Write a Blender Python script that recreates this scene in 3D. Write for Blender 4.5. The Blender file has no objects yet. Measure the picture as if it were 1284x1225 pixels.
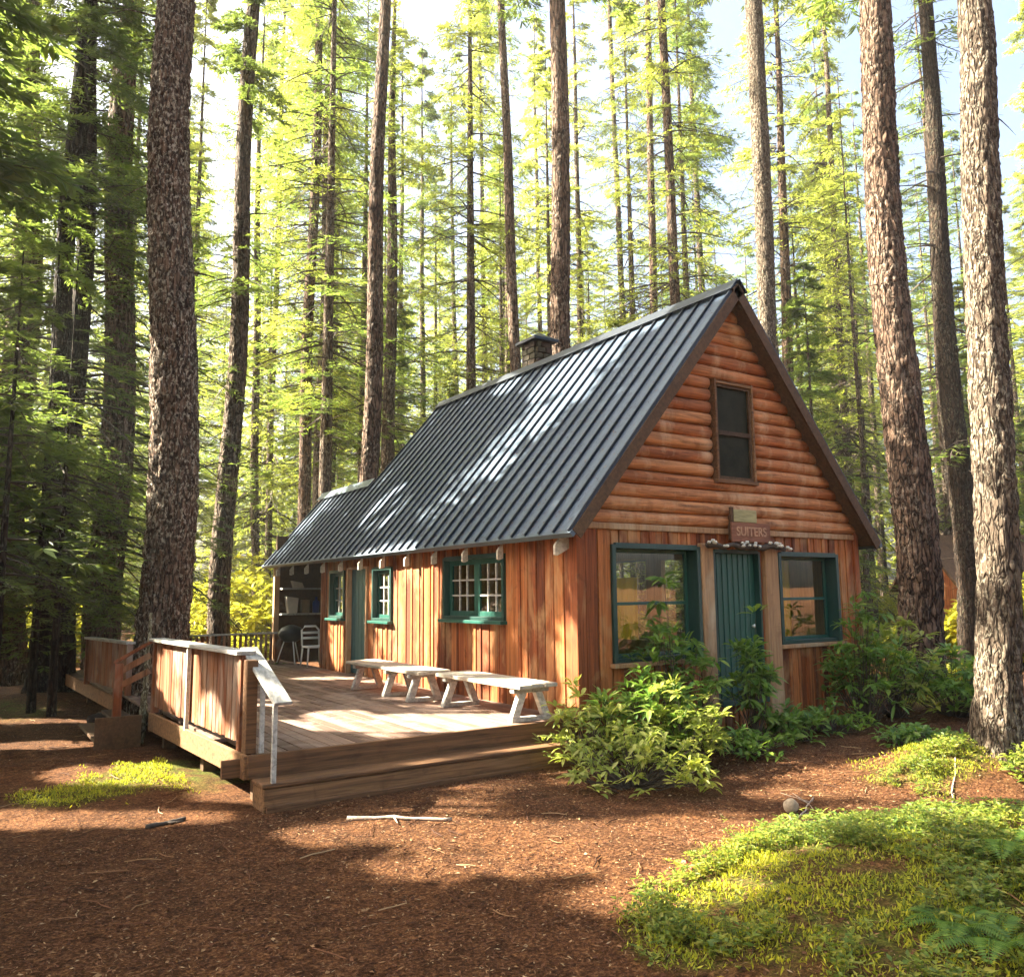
import bpy, math, random
import numpy as np
from mathutils import Vector
rad = math.radians
SC = bpy.context.scene
COL = SC.collection
random.seed(7)

# ------------------------------------------------------------------ camera, sky, sun, exposure
CAM = np.array([-6.171, -7.924, 1.460]); YAW, PITCH, ROLL, FPX = .585, .128, -.010, 1028.8
FW = np.array([math.sin(YAW)*math.cos(PITCH), math.cos(YAW)*math.cos(PITCH), math.sin(PITCH)])
_r = np.array([math.cos(YAW), -math.sin(YAW), 0.]); _u = np.cross(_r, FW)
RT = _r*math.cos(ROLL)+_u*math.sin(ROLL); UP = -_r*math.sin(ROLL)+_u*math.cos(ROLL)
cd = bpy.data.cameras.new('camera'); cam = bpy.data.objects.new('camera', cd); COL.objects.link(cam)
cd.sensor_width = 36; cd.lens = FPX/1284*36; cd.clip_end = 2000; cd.clip_start = .05
from mathutils import Matrix
cam.matrix_world = Matrix(((RT[0], UP[0], -FW[0], CAM[0]), (RT[1], UP[1], -FW[1], CAM[1]), (RT[2], UP[2], -FW[2], CAM[2]), (0, 0, 0, 1)))
SC.camera = cam
LEFT = -_r; FWH = np.array([math.sin(YAW), math.cos(YAW), 0.])
SUN_EL = rad(37)
sh = LEFT*.985+FWH*.12; sh /= np.linalg.norm(sh)
SUN = np.array([sh[0]*math.cos(SUN_EL), sh[1]*math.cos(SUN_EL), math.sin(SUN_EL)])
world = bpy.data.worlds.new('World'); SC.world = world; world.use_nodes = True
wn = world.node_tree; bg = wn.nodes['Background']
sky = wn.nodes.new('ShaderNodeTexSky'); sky.sky_type = 'NISHITA'; sky.sun_disc = False
sky.sun_elevation = SUN_EL; sky.sun_rotation = math.atan2(SUN[0], SUN[1])
sky.air_density = 1.0; sky.dust_density = 8.0; sky.ozone_density = 1.0
wn.links.new(sky.outputs[0], bg.inputs[0]); bg.inputs[1].default_value = .064
sl = bpy.data.lights.new('sun', 'SUN'); sl.energy = 5.0; sl.angle = rad(.55); sl.color = (1, .94, .76)
so = bpy.data.objects.new('sun', sl); COL.objects.link(so)
so.rotation_euler = Vector(SUN).to_track_quat('Z', 'Y').to_euler(); so.location = (-30, 20, 40)
SC.view_settings.view_transform = 'Standard'; SC.view_settings.look = 'None'
SC.view_settings.exposure = 3.3; SC.view_settings.gamma = 1
SC.render.engine = 'CYCLES'
try:
    SC.cycles.use_denoising = True
    SC.cycles.max_bounces = 8; SC.cycles.transparent_max_bounces = 12; SC.cycles.caustics_reflective = False; SC.cycles.caustics_refractive = False
except Exception: pass

# ------------------------------------------------------------------ helpers
GZ = -.44
def ray(x, y): return FW+RT*(x-642)/FPX-UP*(y-612.5)/FPX
def at_depth(x, y, d): return CAM+ray(x, y)*d
def at_plane(x, y, ax, v):
    d = ray(x, y); return CAM+d*((v-CAM[ax])/d[ax])

def _h(ix, iy, iz, s):
    n = (ix*374761393+iy*668265263+iz*1274126177+s*974711) & 0xffffffff
    n = ((n ^ (n >> 13))*1103515245) & 0xffffffff
    n = ((n ^ (n >> 16))*224682251) & 0xffffffff
    return ((n ^ (n >> 15)) & 0xffff)/65535.
def vnoise(p, s=0):
    p = np.asarray(p, float); i = np.floor(p).astype(np.int64); f = p-i; f = f*f*(3-2*f)
    o = 0
    for a in (0, 1):
        for b in (0, 1):
            for c in (0, 1):
                w = (f[..., 0] if a else 1-f[..., 0])*(f[..., 1] if b else 1-f[..., 1])*(f[..., 2] if c else 1-f[..., 2])
                o = o+w*_h(i[..., 0]+a, i[..., 1]+b, i[..., 2]+c, s)
    return o
def fbm(p, s=0, oct=3):
    p = np.asarray(p, float); o = 0; a = .5
    for k in range(oct): o = o+a*vnoise(p*2**k, s+k); a *= .5
    return o/(1-.5**oct)

OFF = {}
def link(o, parent=None):
    COL.objects.link(o)
    if parent is not None: o.parent = parent
    return o
def np_mesh(name, V, F, mi=None, smooth=False):
    """V (n,3), F list of index tuples or (m,4)/(m,3) array"""
    me = bpy.data.meshes.new(name)
    if isinstance(F, np.ndarray):
        k = F.shape[1]
        me.vertices.add(len(V)); me.vertices.foreach_set('co', np.asarray(V, np.float32).ravel())
        me.loops.add(F.size); me.loops.foreach_set('vertex_index', F.astype(np.int32).ravel())
        me.polygons.add(len(F)); me.polygons.foreach_set('loop_start', np.arange(0, F.size, k, dtype=np.int32))
    else:
        me.from_pydata([tuple(v) for v in V], [], F)
    if mi is not None: me.polygons.foreach_set('material_index', np.asarray(mi, np.int32))
    me.polygons.foreach_set('use_smooth', np.full(len(me.polygons), smooth, bool))
    me.update(calc_edges=True)
    return me
def mesh_obj(name, me, mats, parent=None):
    for m in (mats if isinstance(mats, (list, tuple)) else [mats]): me.materials.append(m)
    o = bpy.data.objects.new(name, me); link(o, parent)
    OFF[o.name] = OFF.get(parent.name, np.zeros(3)) if parent is not None else np.zeros(3)
    return o
def empty(name, loc, rz=0):
    o = bpy.data.objects.new(name, None); o.empty_display_size = .2; link(o); o.location = loc; o.rotation_euler[2] = rz
    OFF[o.name] = np.array(loc, float); return o
def tag(o, label=None, cat=None, group=None, kind=None):
    if label: o['label'] = label
    if cat: o['category'] = cat
    if group: o['group'] = group
    if kind: o['kind'] = kind
    return o
def copy_tree(o, parent=None):
    c = o.copy(); COL.objects.link(c)
    if parent is not None: c.parent = parent
    for ch in list(o.children): copy_tree(ch, c)
    return c

class MB:
    def __init__(s): s.v = []; s.f = []; s.m = []
    def add(s, vs, fs, mi=0):
        b = len(s.v); s.v += [tuple(v) for v in vs]; s.f += [tuple(i+b for i in f) for f in fs]; s.m += [mi]*len(fs); return s
    def hexa(s, p, mi=0):   # p: 4 bottom ccw, 4 top
        return s.add(p, [(3, 2, 1, 0), (4, 5, 6, 7), (0, 1, 5, 4), (1, 2, 6, 5), (2, 3, 7, 6), (3, 0, 4, 7)], mi)
    def box(s, x0, x1, y0, y1, z0, z1, mi=0):
        return s.hexa([(x0, y0, z0), (x1, y0, z0), (x1, y1, z0), (x0, y1, z0), (x0, y0, z1), (x1, y0, z1), (x1, y1, z1), (x0, y1, z1)], mi)
    def bar(s, a, b, w, h, mi=0, up=(0, 0, 1)):
        a = np.array(a, float); b = np.array(b, float); d = b-a; d /= np.linalg.norm(d)
        sd = np.cross(d, up); sd /= np.linalg.norm(sd); u = np.cross(sd, d)
        sd = sd*w/2; u = u*h/2
        return s.hexa([a-sd-u, a+sd-u, b+sd-u, b-sd-u, a-sd+u, a+sd+u, b+sd+u, b-sd+u], mi)
    def tube(s, pts, rs, n=8, mi=0, cap=True):
        pts = np.array(pts, float); b = len(s.v)
        for i, p in enumerate(pts):
            d = pts[min(i+1, len(pts)-1)]-pts[max(i-1, 0)]; d = d/(np.linalg.norm(d)+1e-9)
            x = np.cross(d, (0, 0, 1) if abs(d[2]) < .9 else (1, 0, 0)); x /= np.linalg.norm(x); y = np.cross(d, x)
            for k in range(n):
                a = 2*math.pi*k/n; s.v.append(tuple(p+rs[i]*(x*math.cos(a)+y*math.sin(a))))
        for i in range(len(pts)-1):
            for k in range(n):
                k2 = (k+1) % n; s.f.append((b+i*n+k, b+i*n+k2, b+(i+1)*n+k2, b+(i+1)*n+k)); s.m.append(mi)
        if cap:
            s.f.append(tuple(b+k for k in range(n))[::-1]); s.m.append(mi)
            s.f.append(tuple(b+(len(pts)-1)*n+k for k in range(n))); s.m.append(mi)
        return s
    def build(s, name, mats, parent=None, smooth=False, bevel=0):
        V = np.array(s.v, float)
        if parent is not None: V = V-OFF.get(parent.name, 0)
        me = np_mesh(name, V, s.f, s.m, smooth)
        o = mesh_obj(name, me, mats, parent)
        if bevel:
            md = o.modifiers.new('bevel', 'BEVEL'); md.width = bevel; md.segments = 2; md.limit_method = 'ANGLE'; md.angle_limit = rad(40)
        return o

# ------------------------------------------------------------------ materials
class NT:
    def __init__(s, name):
        s.m = bpy.data.materials.new(name); s.m.use_nodes = True; s.t = s.m.node_tree; s.n = s.t.nodes; s.l = s.t.links
        s.b = s.n['Principled BSDF']; s.out = s.n['Material Output']
    def new(s, t, **kw):
        n = s.n.new('ShaderNode'+t)
        for k, v in kw.items():
            if k in ('operation', 'blend_type', 'data_type', 'feature', 'distance', 'attribute_name', 'noise_dimensions', 'wave_type'): setattr(n, k, v)
            else:
                i = n.inputs[k] if not k.startswith('i_') else n.inputs[int(k[2:])]
                i.default_value = v
        return n
    def link(s, a, b): s.l.new(a, b)
    def coord(s, scale=(1, 1, 1), kind='Object'):
        tc = s.new('TexCoord'); mp = s.new('Mapping'); mp.inputs['Scale'].default_value = scale
        s.link(tc.outputs[kind], mp.inputs['Vector']); return mp.outputs[0]
    def noise(s, vec, scale=5, detail=4, rough=.55, dist=0):
        n = s.new('TexNoise'); n.inputs['Scale'].default_value = scale; n.inputs['Detail'].default_value = detail
        n.inputs['Roughness'].default_value = rough; n.inputs['Distortion'].default_value = dist
        s.link(vec, n.inputs['Vector']); return n.outputs['Fac']
    def ramp(s, fac, stops):
        r = s.new('ValToRGB'); e = r.color_ramp.elements
        while len(e) < len(stops): e.new(.5)
        for i, (p, c) in enumerate(stops): e[i].position = p; e[i].color = (*c, 1) if len(c) == 3 else c
        s.link(fac, r.inputs[0]); return r.outputs[0]
    def mix(s, fac, a, b, mode='MIX'):
        m = s.new('Mix'); m.data_type = 'RGBA'; m.blend_type = mode
        for sock, v in ((m.inputs[0], fac), (m.inputs[6], a), (m.inputs[7], b)):
            if hasattr(v, 'links') or isinstance(v, bpy.types.NodeSocket): s.link(v, sock)
            else: sock.default_value = v if isinstance(v, float) else ((*v, 1) if len(v) == 3 else v)
        return m.outputs[2]
    def math(s, op, a, b=0.):
        m = s.new('Math'); m.operation = op
        for i, v in enumerate((a, b)):
            if isinstance(v, bpy.types.NodeSocket): s.link(v, m.inputs[i])
            else: m.inputs[i].default_value = v
        return m.outputs[0]
    def bump(s, h, strength=.4, dist=.01):
        b = s.new('Bump'); b.inputs['Strength'].default_value = strength; b.inputs['Distance'].default_value = dist
        s.link(h, b.inputs['Height']); s.link(b.outputs[0], s.b.inputs['Normal'])
    def island(s):
        return s.new('NewGeometry').outputs['Random Per Island']
    def set(s, color=None, rough=None, metal=None, spec=None):
        for k, v in (('Base Color', color), ('Roughness', rough), ('Metallic', metal), ('Specular IOR Level', spec)):
            if v is None: continue
            if isinstance(v, bpy.types.NodeSocket): s.link(v, s.b.inputs[k])
            else: s.b.inputs[k].default_value = (*v, 1) if isinstance(v, tuple) else v
        return s.m

def wood(name, cols, grain, rough=.75, streak=.55, pale=None, bump=.5):
    """cols: 3 colours dark..light chosen per board, grain: mapping scale along axes"""
    t = NT(name); isl = t.island()
    base = t.ramp(isl, [(0, cols[0]), (.45, cols[1]), (.8, cols[2]), (1, cols[1])])
    v = t.coord(grain)
    vm = t.new('VectorMath'); vm.operation = 'ADD'; t.link(v, vm.inputs[0])
    cx = t.new('CombineXYZ'); t.link(t.math('MULTIPLY', isl, 37.), cx.inputs[0]); t.link(t.math('MULTIPLY', isl, 91.), cx.inputs[1]); t.link(t.math('MULTIPLY', isl, 53.), cx.inputs[2])
    t.link(cx.outputs[0], vm.inputs[1])
    g = t.noise(vm.outputs[0], 1, 6, .65, .6)
    gc = t.ramp(g, [(.3, (.15, .13, .12)), (.5, (.8, .78, .76)), (.7, (1.4, 1.36, 1.3))])
    c = t.mix(streak, base, t.mix(1., base, gc, 'MULTIPLY'))
    # knots and stains with a shape of their own
    kn = t.noise(t.coord((3, 3, 3)), 1.3, 3, .6, .8)
    c = t.mix(t.math('MULTIPLY', t.ramp(kn, [(.56, (0, 0, 0)), (.75, (1, 1, 1))]), .55), c, (cols[0][0]*.45, cols[0][1]*.42, cols[0][2]*.4))
    if pale:
        pn = t.noise(t.coord((2.2, 2.2, .9)), 1.1, 4, .65, .4)
        c = t.mix(t.math('MULTIPLY', t.ramp(pn, [(.5, (0, 0, 0)), (.72, (1, 1, 1))]), .75), c, pale)
    t.bump(g, bump, .006)
    return t.set(c, rough, spec=.3)

def leafmat(name, c0, c1, c2, trans=.45, tcol=(.24, .28, .04), rough=.5):
    t = NT(name); isl = t.island()
    c = t.ramp(isl, [(0, c0), (.5, c1), (1, c2)])
    n = t.noise(t.coord((1, 1, 1)), .55, 2)
    c = t.mix(t.ramp(n, [(.35, (0, 0, 0)), (.65, (1, 1, 1))]), c, t.mix(1., c, (1.35, 1.18, .7), 'MULTIPLY'))
    t.set(c, rough, spec=.35)
    tr = t.new('BsdfTranslucent')
    t.link(t.mix(.5, tcol, t.mix(1., c, (2.6, 2.6, 1.6), 'MULTIPLY')), tr.inputs[0])
    mx = t.new('MixShader'); mx.inputs[0].default_value = trans
    t.link(t.b.outputs[0], mx.inputs[1]); t.link(tr.outputs[0], mx.inputs[2]); t.link(mx.outputs[0], t.out.inputs[0])
    return t.m

def bark(name, dark, mid, light, lichen, lam=.35, sc=1., moss=None):
    t = NT(name)
    v = t.coord((1, 1, .2)); n1 = t.noise(v, 16*sc, 6, .7, .5)
    vo = t.new('TexVoronoi', feature='DISTANCE_TO_EDGE'); vo.inputs['Scale'].default_value = 15*sc
    dn = t.new('VectorMath'); dn.operation = 'ADD'; t.link(v, dn.inputs[0])
    nz = t.new('TexNoise'); nz.inputs['Scale'].default_value = 9*sc; t.link(v, nz.inputs['Vector'])
    sm = t.new('VectorMath'); sm.operation = 'SCALE'; sm.inputs['Scale'].default_value = .12/sc; t.link(nz.outputs['Color'], sm.inputs[0]); t.link(sm.outputs[0], dn.inputs[1])
    t.link(dn.outputs[0], vo.inputs['Vector'])
    edge = t.ramp(vo.outputs['Distance'], [(0, (0, 0, 0)), (.16, (1, 1, 1))])
    c = t.ramp(n1, [(.3, dark), (.5, mid), (.7, light)])
    c = t.mix(t.math('SUBTRACT', 1., t.math('MULTIPLY', edge, 1.)), c, dark)
    ln = t.noise(t.coord((1, 1, .6)), 21*sc, 4, .7)
    lb = t.noise(t.coord((1, 1, .5)), 1.2, 3, .6)
    lm = t.math('MULTIPLY', t.ramp(ln, [(.52, (0, 0, 0)), (.6, (1, 1, 1))]), t.ramp(lb, [(.5-lam*.4, (0, 0, 0)), (.75-lam*.4, (1, 1, 1))]))
    c = t.mix(t.math('MULTIPLY', lm, .85), c, lichen)
    if moss:
        mn = t.noise(t.coord((1, 1, .25)), 2.3, 4, .7)
        c = t.mix(t.math('MULTIPLY', t.ramp(mn, [(.55, (0, 0, 0)), (.68, (1, 1, 1))]), .6), c, moss)
    hh = t.math('ADD', t.math('MULTIPLY', edge, .7), t.math('MULTIPLY', n1, .8))
    t.bump(hh, 1., .05/sc)
    return t.set(c, .9, spec=.15)

def plain(name, col, rough=.6, metal=0, var=.25, scale=8):
    t = NT(name); n = t.noise(t.coord(), scale, 5, .6)
    c = t.mix(1., col, t.ramp(n, [(.3, (1-var,)*3), (.7, (1+var,)*3)]), 'MULTIPLY')
    t.bump(n, .15, .004)
    return t.set(c, rough, metal)

M = {}
SID = ((.13, .033, .010), (.31, .082, .021), (.44, .155, .045))
M['siding'] = wood('siding_boards', SID, (34, 34, 1.1), pale=(.5, .3, .14), streak=.85, bump=.8)
M['logs'] = wood('log_siding', ((.33, .105, .036), (.46, .175, .066), (.54, .25, .105)), (1.6, 26, 26), pale=(.62, .39, .22), streak=.8, bump=.8)
M['trim'] = wood('trim_wood', ((.30, .16, .075), (.42, .24, .12), (.5, .31, .17)), (24, 24, 1.4), pale=(.5, .4, .27))
M['darkwood'] = wood('dark_soffit_wood', ((.055, .03, .016), (.085, .045, .022), (.12, .065, .03)), (20, 20, 20))
M['deck'] = wood('deck_boards', ((.11, .062, .044), (.18, .105, .075), (.28, .18, .13)), (24, 1.3, 24), pale=(.34, .25, .2))
M['fascia'] = wood('deck_fascia_wood', ((.12, .056, .023), (.18, .088, .038), (.24, .125, .056)), (1.2, 30, 30), streak=.85)
M['rail'] = wood('railing_boards', ((.15, .045, .016), (.24, .075, .024), (.28, .13, .06)), (26, 26, 1.4), pale=(.36, .3, .24), streak=.7)
M['railcap'] = wood('weathered_cap_wood', ((.36, .34, .30), (.46, .44, .40), (.56, .53, .48)), (22, 1.6, 22), bump=.5, streak=.6)
M['bench'] = wood('bench_wood', ((.40, .34, .26), (.5, .44, .35), (.58, .52, .43)), (20, 1.6, 20), streak=.5)
M['inner'] = wood('interior_panelling', ((.40, .23, .08), (.5, .31, .12), (.55, .36, .15)), (22, 22, 1.4))
M['floorwood'] = plain('interior_floor', (.25, .13, .06), .5)
M['greytwig'] = plain('dry_twig', (.33, .25, .19), .9, 0, .4, 30)
M['twig'] = plain('dark_twig', (.06, .042, .03), .9, 0, .4, 30)
M['white'] = plain('white_plastic', (.75, .74, .7), .45, 0, .08)
M['black'] = plain('black_iron', (.015, .015, .016), .45, .3, .3)
M['blue'] = plain('blue_plastic', (.03, .06, .35), .35, 0, .1)
M['paper'] = plain('pale_paper', (.6, .54, .46), .8, 0, .15)
M['box'] = plain('brown_carton', (.28, .2, .12), .8, 0, .2)
def greenpaint(name, c):
    t = NT(name); n = t.noise(t.coord((9, 9, 1)), 2.5, 5, .7)
    n2 = t.noise(t.coord(), 30, 4, .7)
    col = t.mix(1., c, t.ramp(n, [(.3, (.7, .7, .7)), (.7, (1.35, 1.3, 1.2))]), 'MULTIPLY')
    col = t.mix(t.ramp(n2, [(.66, (0, 0, 0)), (.72, (.6, .6, .6))]), col, (.12, .11, .08))
    t.bump(n2, .1, .003); return t.set(col, .42)
M['green'] = greenpaint('green_paint', (.012, .075, .058))
M['greendark'] = greenpaint('dark_green_paint', (.008, .04, .034))
M['teal'] = greenpaint('teal_paint', (.012, .075, .095))
def roofmat():
    t = NT('blue_grey_metal'); n = t.noise(t.coord((.5, 6, .5)), 1.5, 4, .6); n2 = t.noise(t.coord(), 14, 5, .7)
    c = t.mix(1., (.055, .082, .125), t.ramp(n, [(.3, (.75, .76, .78)), (.7, (1.3, 1.28, 1.22))]), 'MULTIPLY')
    c = t.mix(t.ramp(n2, [(.64, (0, 0, 0)), (.74, (.35, .35, .35))]), c, (.2, .19, .16))
    r = t.ramp(n2, [(.3, (.34,)*3), (.7, (.5,)*3)])
    t.bump(n, .12, .01); t.set(c, None, .25); t.link(r, t.b.inputs['Roughness']); return t.m
M['roof'] = roofmat()
M['seam'] = plain('dark_seam_metal', (.02, .026, .038), .45, .4, .2)
M['edge'] = plain('edge_trim_metal', (.06, .085, .11), .45, .4, .15)
def glassmat():
    t = NT('window_glass'); tr = t.new('BsdfTransparent'); tr.inputs[0].default_value = (.92, .95, .92, 1)
    gl = t.new('BsdfGlossy'); gl.inputs['Roughness'].default_value = .02
    n = t.noise(t.coord(), 2.2, 2); b = t.new('Bump'); b.inputs['Strength'].default_value = .05; b.inputs['Distance'].default_value = .02; t.link(n, b.inputs['Height']); t.link(b.outputs[0], gl.inputs['Normal'])
    lw = t.new('LayerWeight'); lw.inputs[0].default_value = .5; fr = t.math('ADD', t.math('MULTIPLY', t.math('POWER', lw.outputs['Facing'], 4.), .75), .13)
    mx = t.new('MixShader'); t.link(fr, mx.inputs[0]); t.link(tr.outputs[0], mx.inputs[1]); t.link(gl.outputs[0], mx.inputs[2]); t.link(mx.outputs[0], t.out.inputs[0]); return t.m
M['glass'] = glassmat()
def curtain():
    t = NT('yellow_curtain'); t.set((.6, .42, .03), .8); tr = t.new('BsdfTranslucent'); tr.inputs[0].default_value = (.8, .58, .04, 1)
    mx = t.new('MixShader'); mx.inputs[0].default_value = .6; t.link(t.b.outputs[0], mx.inputs[1]); t.link(tr.outputs[0], mx.inputs[2]); t.link(mx.outputs[0], t.out.inputs[0]); return t.m
M['curtain'] = curtain()
M['screen'] = plain('dark_screen', (.02, .02, .012), .7, 0, .4, 5)
M['screen'].node_tree.nodes['Principled BSDF'].inputs['Specular IOR Level'].default_value = .12
M['bark_red'] = bark('red_brown_bark', (.022, .013, .009), (.125, .075, .05), (.23, .15, .105), (.36, .29, .22), .22, .75)
M['bark_fleck'] = bark('flecked_brown_bark', (.022, .013, .009), (.125, .075, .05), (.24, .16, .11), (.46, .39, .30), .6)
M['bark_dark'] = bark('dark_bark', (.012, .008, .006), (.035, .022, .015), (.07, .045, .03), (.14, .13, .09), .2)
M['bark_grey'] = bark('lichen_grey_bark', (.03, .02, .014), (.115, .082, .058), (.19, .145, .105), (.32, .28, .21), .5, 1.25)
M['bark_far'] = bark('far_bark', (.03, .02, .014), (.11, .073, .05), (.19, .135, .098), (.32, .27, .2), .3, .8)
M['bark_moss'] = bark('sapling_bark', (.08, .06, .03), (.28, .24, .14), (.42, .36, .24), (.55, .52, .38), .7, 1.6, (.2, .2, .04))
M['needle_far'] = leafmat('sun_tinted_needles', (.08, .112, .024), (.13, .158, .03), (.20, .21, .05), .55, (.42, .47, .09))  # brighter copy of the needles, sunlight put into the colour
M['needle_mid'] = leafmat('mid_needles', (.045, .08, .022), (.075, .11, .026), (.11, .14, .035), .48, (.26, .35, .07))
M['needle_dark'] = leafmat('dark_needles', (.035, .062, .02), (.055, .09, .025), (.10, .13, .035), .42, (.24, .30, .06))  # darker copy of the needles, shade put into the colour
M['rhodo'] = leafmat('rhododendron_leaf', (.045, .105, .022), (.085, .17, .03), (.18, .26, .06), .38, (.24, .36, .05), .38)
M['rhodo_lime'] = leafmat('lime_shrub_leaf', (.11, .16, .03), (.19, .235, .045), (.32, .33, .12), .42, (.38, .42, .07), .45)
M['bush_yellow'] = leafmat('yellow_bush_leaf', (.14, .16, .02), (.2, .21, .025), (.26, .25, .035), .5, (.5, .48, .05), .5)
M['moss'] = leafmat('moss_leaf', (.09, .125, .014), (.22, .24, .02), (.36, .35, .035), .35, (.3, .32, .03), .6)
M['herb'] = leafmat('ground_herb_leaf', (.05, .095, .018), (.12, .165, .024), (.24, .23, .05), .38, (.24, .3, .04), .5)
M['fern'] = leafmat('fern_leaf', (.04, .09, .016), (.065, .13, .02), (.10, .17, .025), .4, (.2, .3, .04), .45)
M['litter'] = NT('leaf_litter')
def littermat():
    t = M['litter']; c = t.ramp(t.island(), [(0, (.03, .012, .006)), (.4, (.085, .032, .014)), (.72, (.15, .065, .03)), (.92, (.25, .14, .065)), (1, (.36, .25, .14))]); return t.set(c, .85, spec=.2)
M['litter'] = littermat()
M['redleaf'] = plain('red_leaf', (.42, .07, .03), .6, 0, .3, 20)
M['stone'] = plain('pale_stone', (.34, .26, .17), .9, 0, .4, 14)
M['sign'] = wood('sign_board', ((.21, .085, .05), (.25, .105, .06), (.28, .125, .075)), (3, 30, 30))
M['signtop'] = wood('mossy_sign_board', ((.34, .30, .14), (.38, .34, .17), (.4, .36, .18)), (3, 30, 30))
M['letter'] = plain('carved_letter_paint', (.40, .22, .13), .8)
M['lichen'] = plain('pale_lichen', (.6, .58, .5), .95, 0, .3, 40)

# ------------------------------------------------------------------ ground
MOUNDS = [(2.3, -3.0, .55, .08), (-.9, -4.7, .9, .20), (.1, -5.0, .8, .22), (-1.9, -5.0, .8, .10), (2.45, -3.0, .6, .12), (3.08, -3.22, .7, .14), (-5.2, 10.1, 1.3, .12)]
def gh(x, y):
    x = np.asarray(x, float); y = np.asarray(y, float)
    p = np.stack([x*.5, y*.5, x*0], -1); q = np.stack([x*2.3, y*2.3, x*0+5], -1)
    h = GZ+.10*(fbm(p, 3)-.5)+.035*(fbm(q, 9)-.5)
    for cx, cy, r, a in MOUNDS: h = h+a*np.exp(-((x-cx)**2+(y-cy)**2)/r**2)
    far = np.clip((np.hypot(x-2, y-4)-26)/60, 0, 1)
    h = h+far*2.2+far*1.5*(fbm(p*.15, 17)-.5)
    inside = np.clip(np.minimum.reduce([x+4.1, 6.0-x, y+.35, 12.2-y])/.4, 0, 1)
    return h*(1-inside)+(-.47)*inside
MOSSP = [(-1.15, -4.25, .85), (-.4, -4.75, .95), (.45, -5.25, .95), (-1.9, -4.7, .85), (-1.4, -5.4, 1.0), (-2.45, -4.6, .6), (.1, -6, 1.), (2.35, -2.95, .7), (1.9, -3.05, .55), (3.2, -3.0, .5), (-4.35, 1.75, .95), (-4.9, 1.4, .7), (-3.6, 1.5, .6), (-5.6, 8.5, 1.0), (8.2, .3, 1.0), (9.5, 2.2, 1.6), (7.4, -1.0, .6)]
def mossmask(x, y):
    m = 0
    for cx, cy, r in MOSSP:
        m = np.maximum(m, np.clip(1.5-np.hypot(x-cx, y-cy)/r*1.2, 0, 1))
    n = fbm(np.stack([x*2.2, y*2.2, x*0], -1), 31, 4)
    return np.clip((m-.02)*1.3+(n-.55)*2.6*np.minimum(1, m*3), 0, 1)
def axis(c, step, n, far):
    a = [0.]
    s = step
    for i in range(n): a.append(a[-1]+s)
    while a[-1] < far: s *= 1.13; a.append(a[-1]+s)
    a = np.array(a); return np.concatenate([c-a[:0:-1], c+a])
gx = axis(-1.5, .06, 95, 420); gy = axis(-1.0, .06, 95, 420)
GXX, GYY = np.meshgrid(gx, gy, indexing='ij'); GH = gh(GXX, GYY)
nx, ny = GXX.shape
idx = np.arange(nx*ny).reshape(nx, ny)
F = np.stack([idx[:-1, :-1], idx[1:, :-1], idx[1:, 1:], idx[:-1, 1:]], -1).reshape(-1, 4)
me = np_mesh('ground', np.stack([GXX, GYY, GH], -1).reshape(-1, 3), F, None, True)
at = me.attributes.new('mossy', 'FLOAT', 'POINT'); at.data.foreach_set('value', mossmask(GXX, GYY).ravel().astype(np.float32))
def groundmat():
    t = NT('needle_duff'); v = t.coord()
    n1 = t.noise(v, 1.1, 5, .6); nm = t.noise(v, 9, 5, .7, .5); n2 = t.noise(v, 42, 6, .75); n3 = t.noise(v, 150, 4, .7)
    c = t.ramp(n2, [(.34, (.017, .0066, .003)), (.5, (.072, .0285, .0115)), (.66, (.19, .09, .04))])
    c = t.mix(1., c, t.ramp(nm, [(.32, (.5, .48, .46)), (.5, (1, 1, 1)), (.68, (1.5, 1.55, 1.5))]), 'MULTIPLY')
    c = t.mix(t.ramp(n1, [(.42, (0, 0, 0)), (.68, (1, 1, 1))]), c, t.mix(1., c, (1.5, 1.45, 1.35), 'MULTIPLY'))
    c = t.mix(t.ramp(n3, [(.62, (0, 0, 0)), (.7, (1, 1, 1))]), c, (.25, .14, .07))
    a = t.new('Attribute', attribute_name='mossy')
    mc = t.ramp(n2, [(.34, (.02, .02, .006)), (.5, (.08, .095, .014)), (.66, (.19, .19, .028))])
    mf = t.math('MULTIPLY', a.outputs['Fac'], t.ramp(t.noise(v, 6, 4, .65), [(.36, (.25,)*3), (.56, (.95,)*3)]))
    c = t.mix(mf, c, mc)
    t.bump(t.math('ADD', t.math('ADD', n2, t.math('MULTIPLY', nm, 1.6)), t.math('MULTIPLY', n3, .5)), .9, .025)
    return t.set(c, .95, spec=.1)
tag(mesh_obj('ground', me, groundmat()), kind='structure')

# ------------------------------------------------------------------ cabin
W, ZE, SL, YF, YM, YB = 5.65, 2.19, 1.1833, -.26, 8.63, 11.85
XR, ZR = 2.825, 2.19+(2.825+.28)*1.1833
CA = 1/math.hypot(1, SL); NL = np.array([-SL*CA, 0, CA]); NR = np.array([SL*CA, 0, CA])
def zl(x): return ZE+(x+.28)*SL
def zr(x): return ZE+(5.93-x)*SL
cabin = empty('cabin', (2.8, 4, GZ))
tag(cabin, 'log sided timber cabin with steep blue grey metal roof beside the plank deck', 'cabin')

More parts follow.
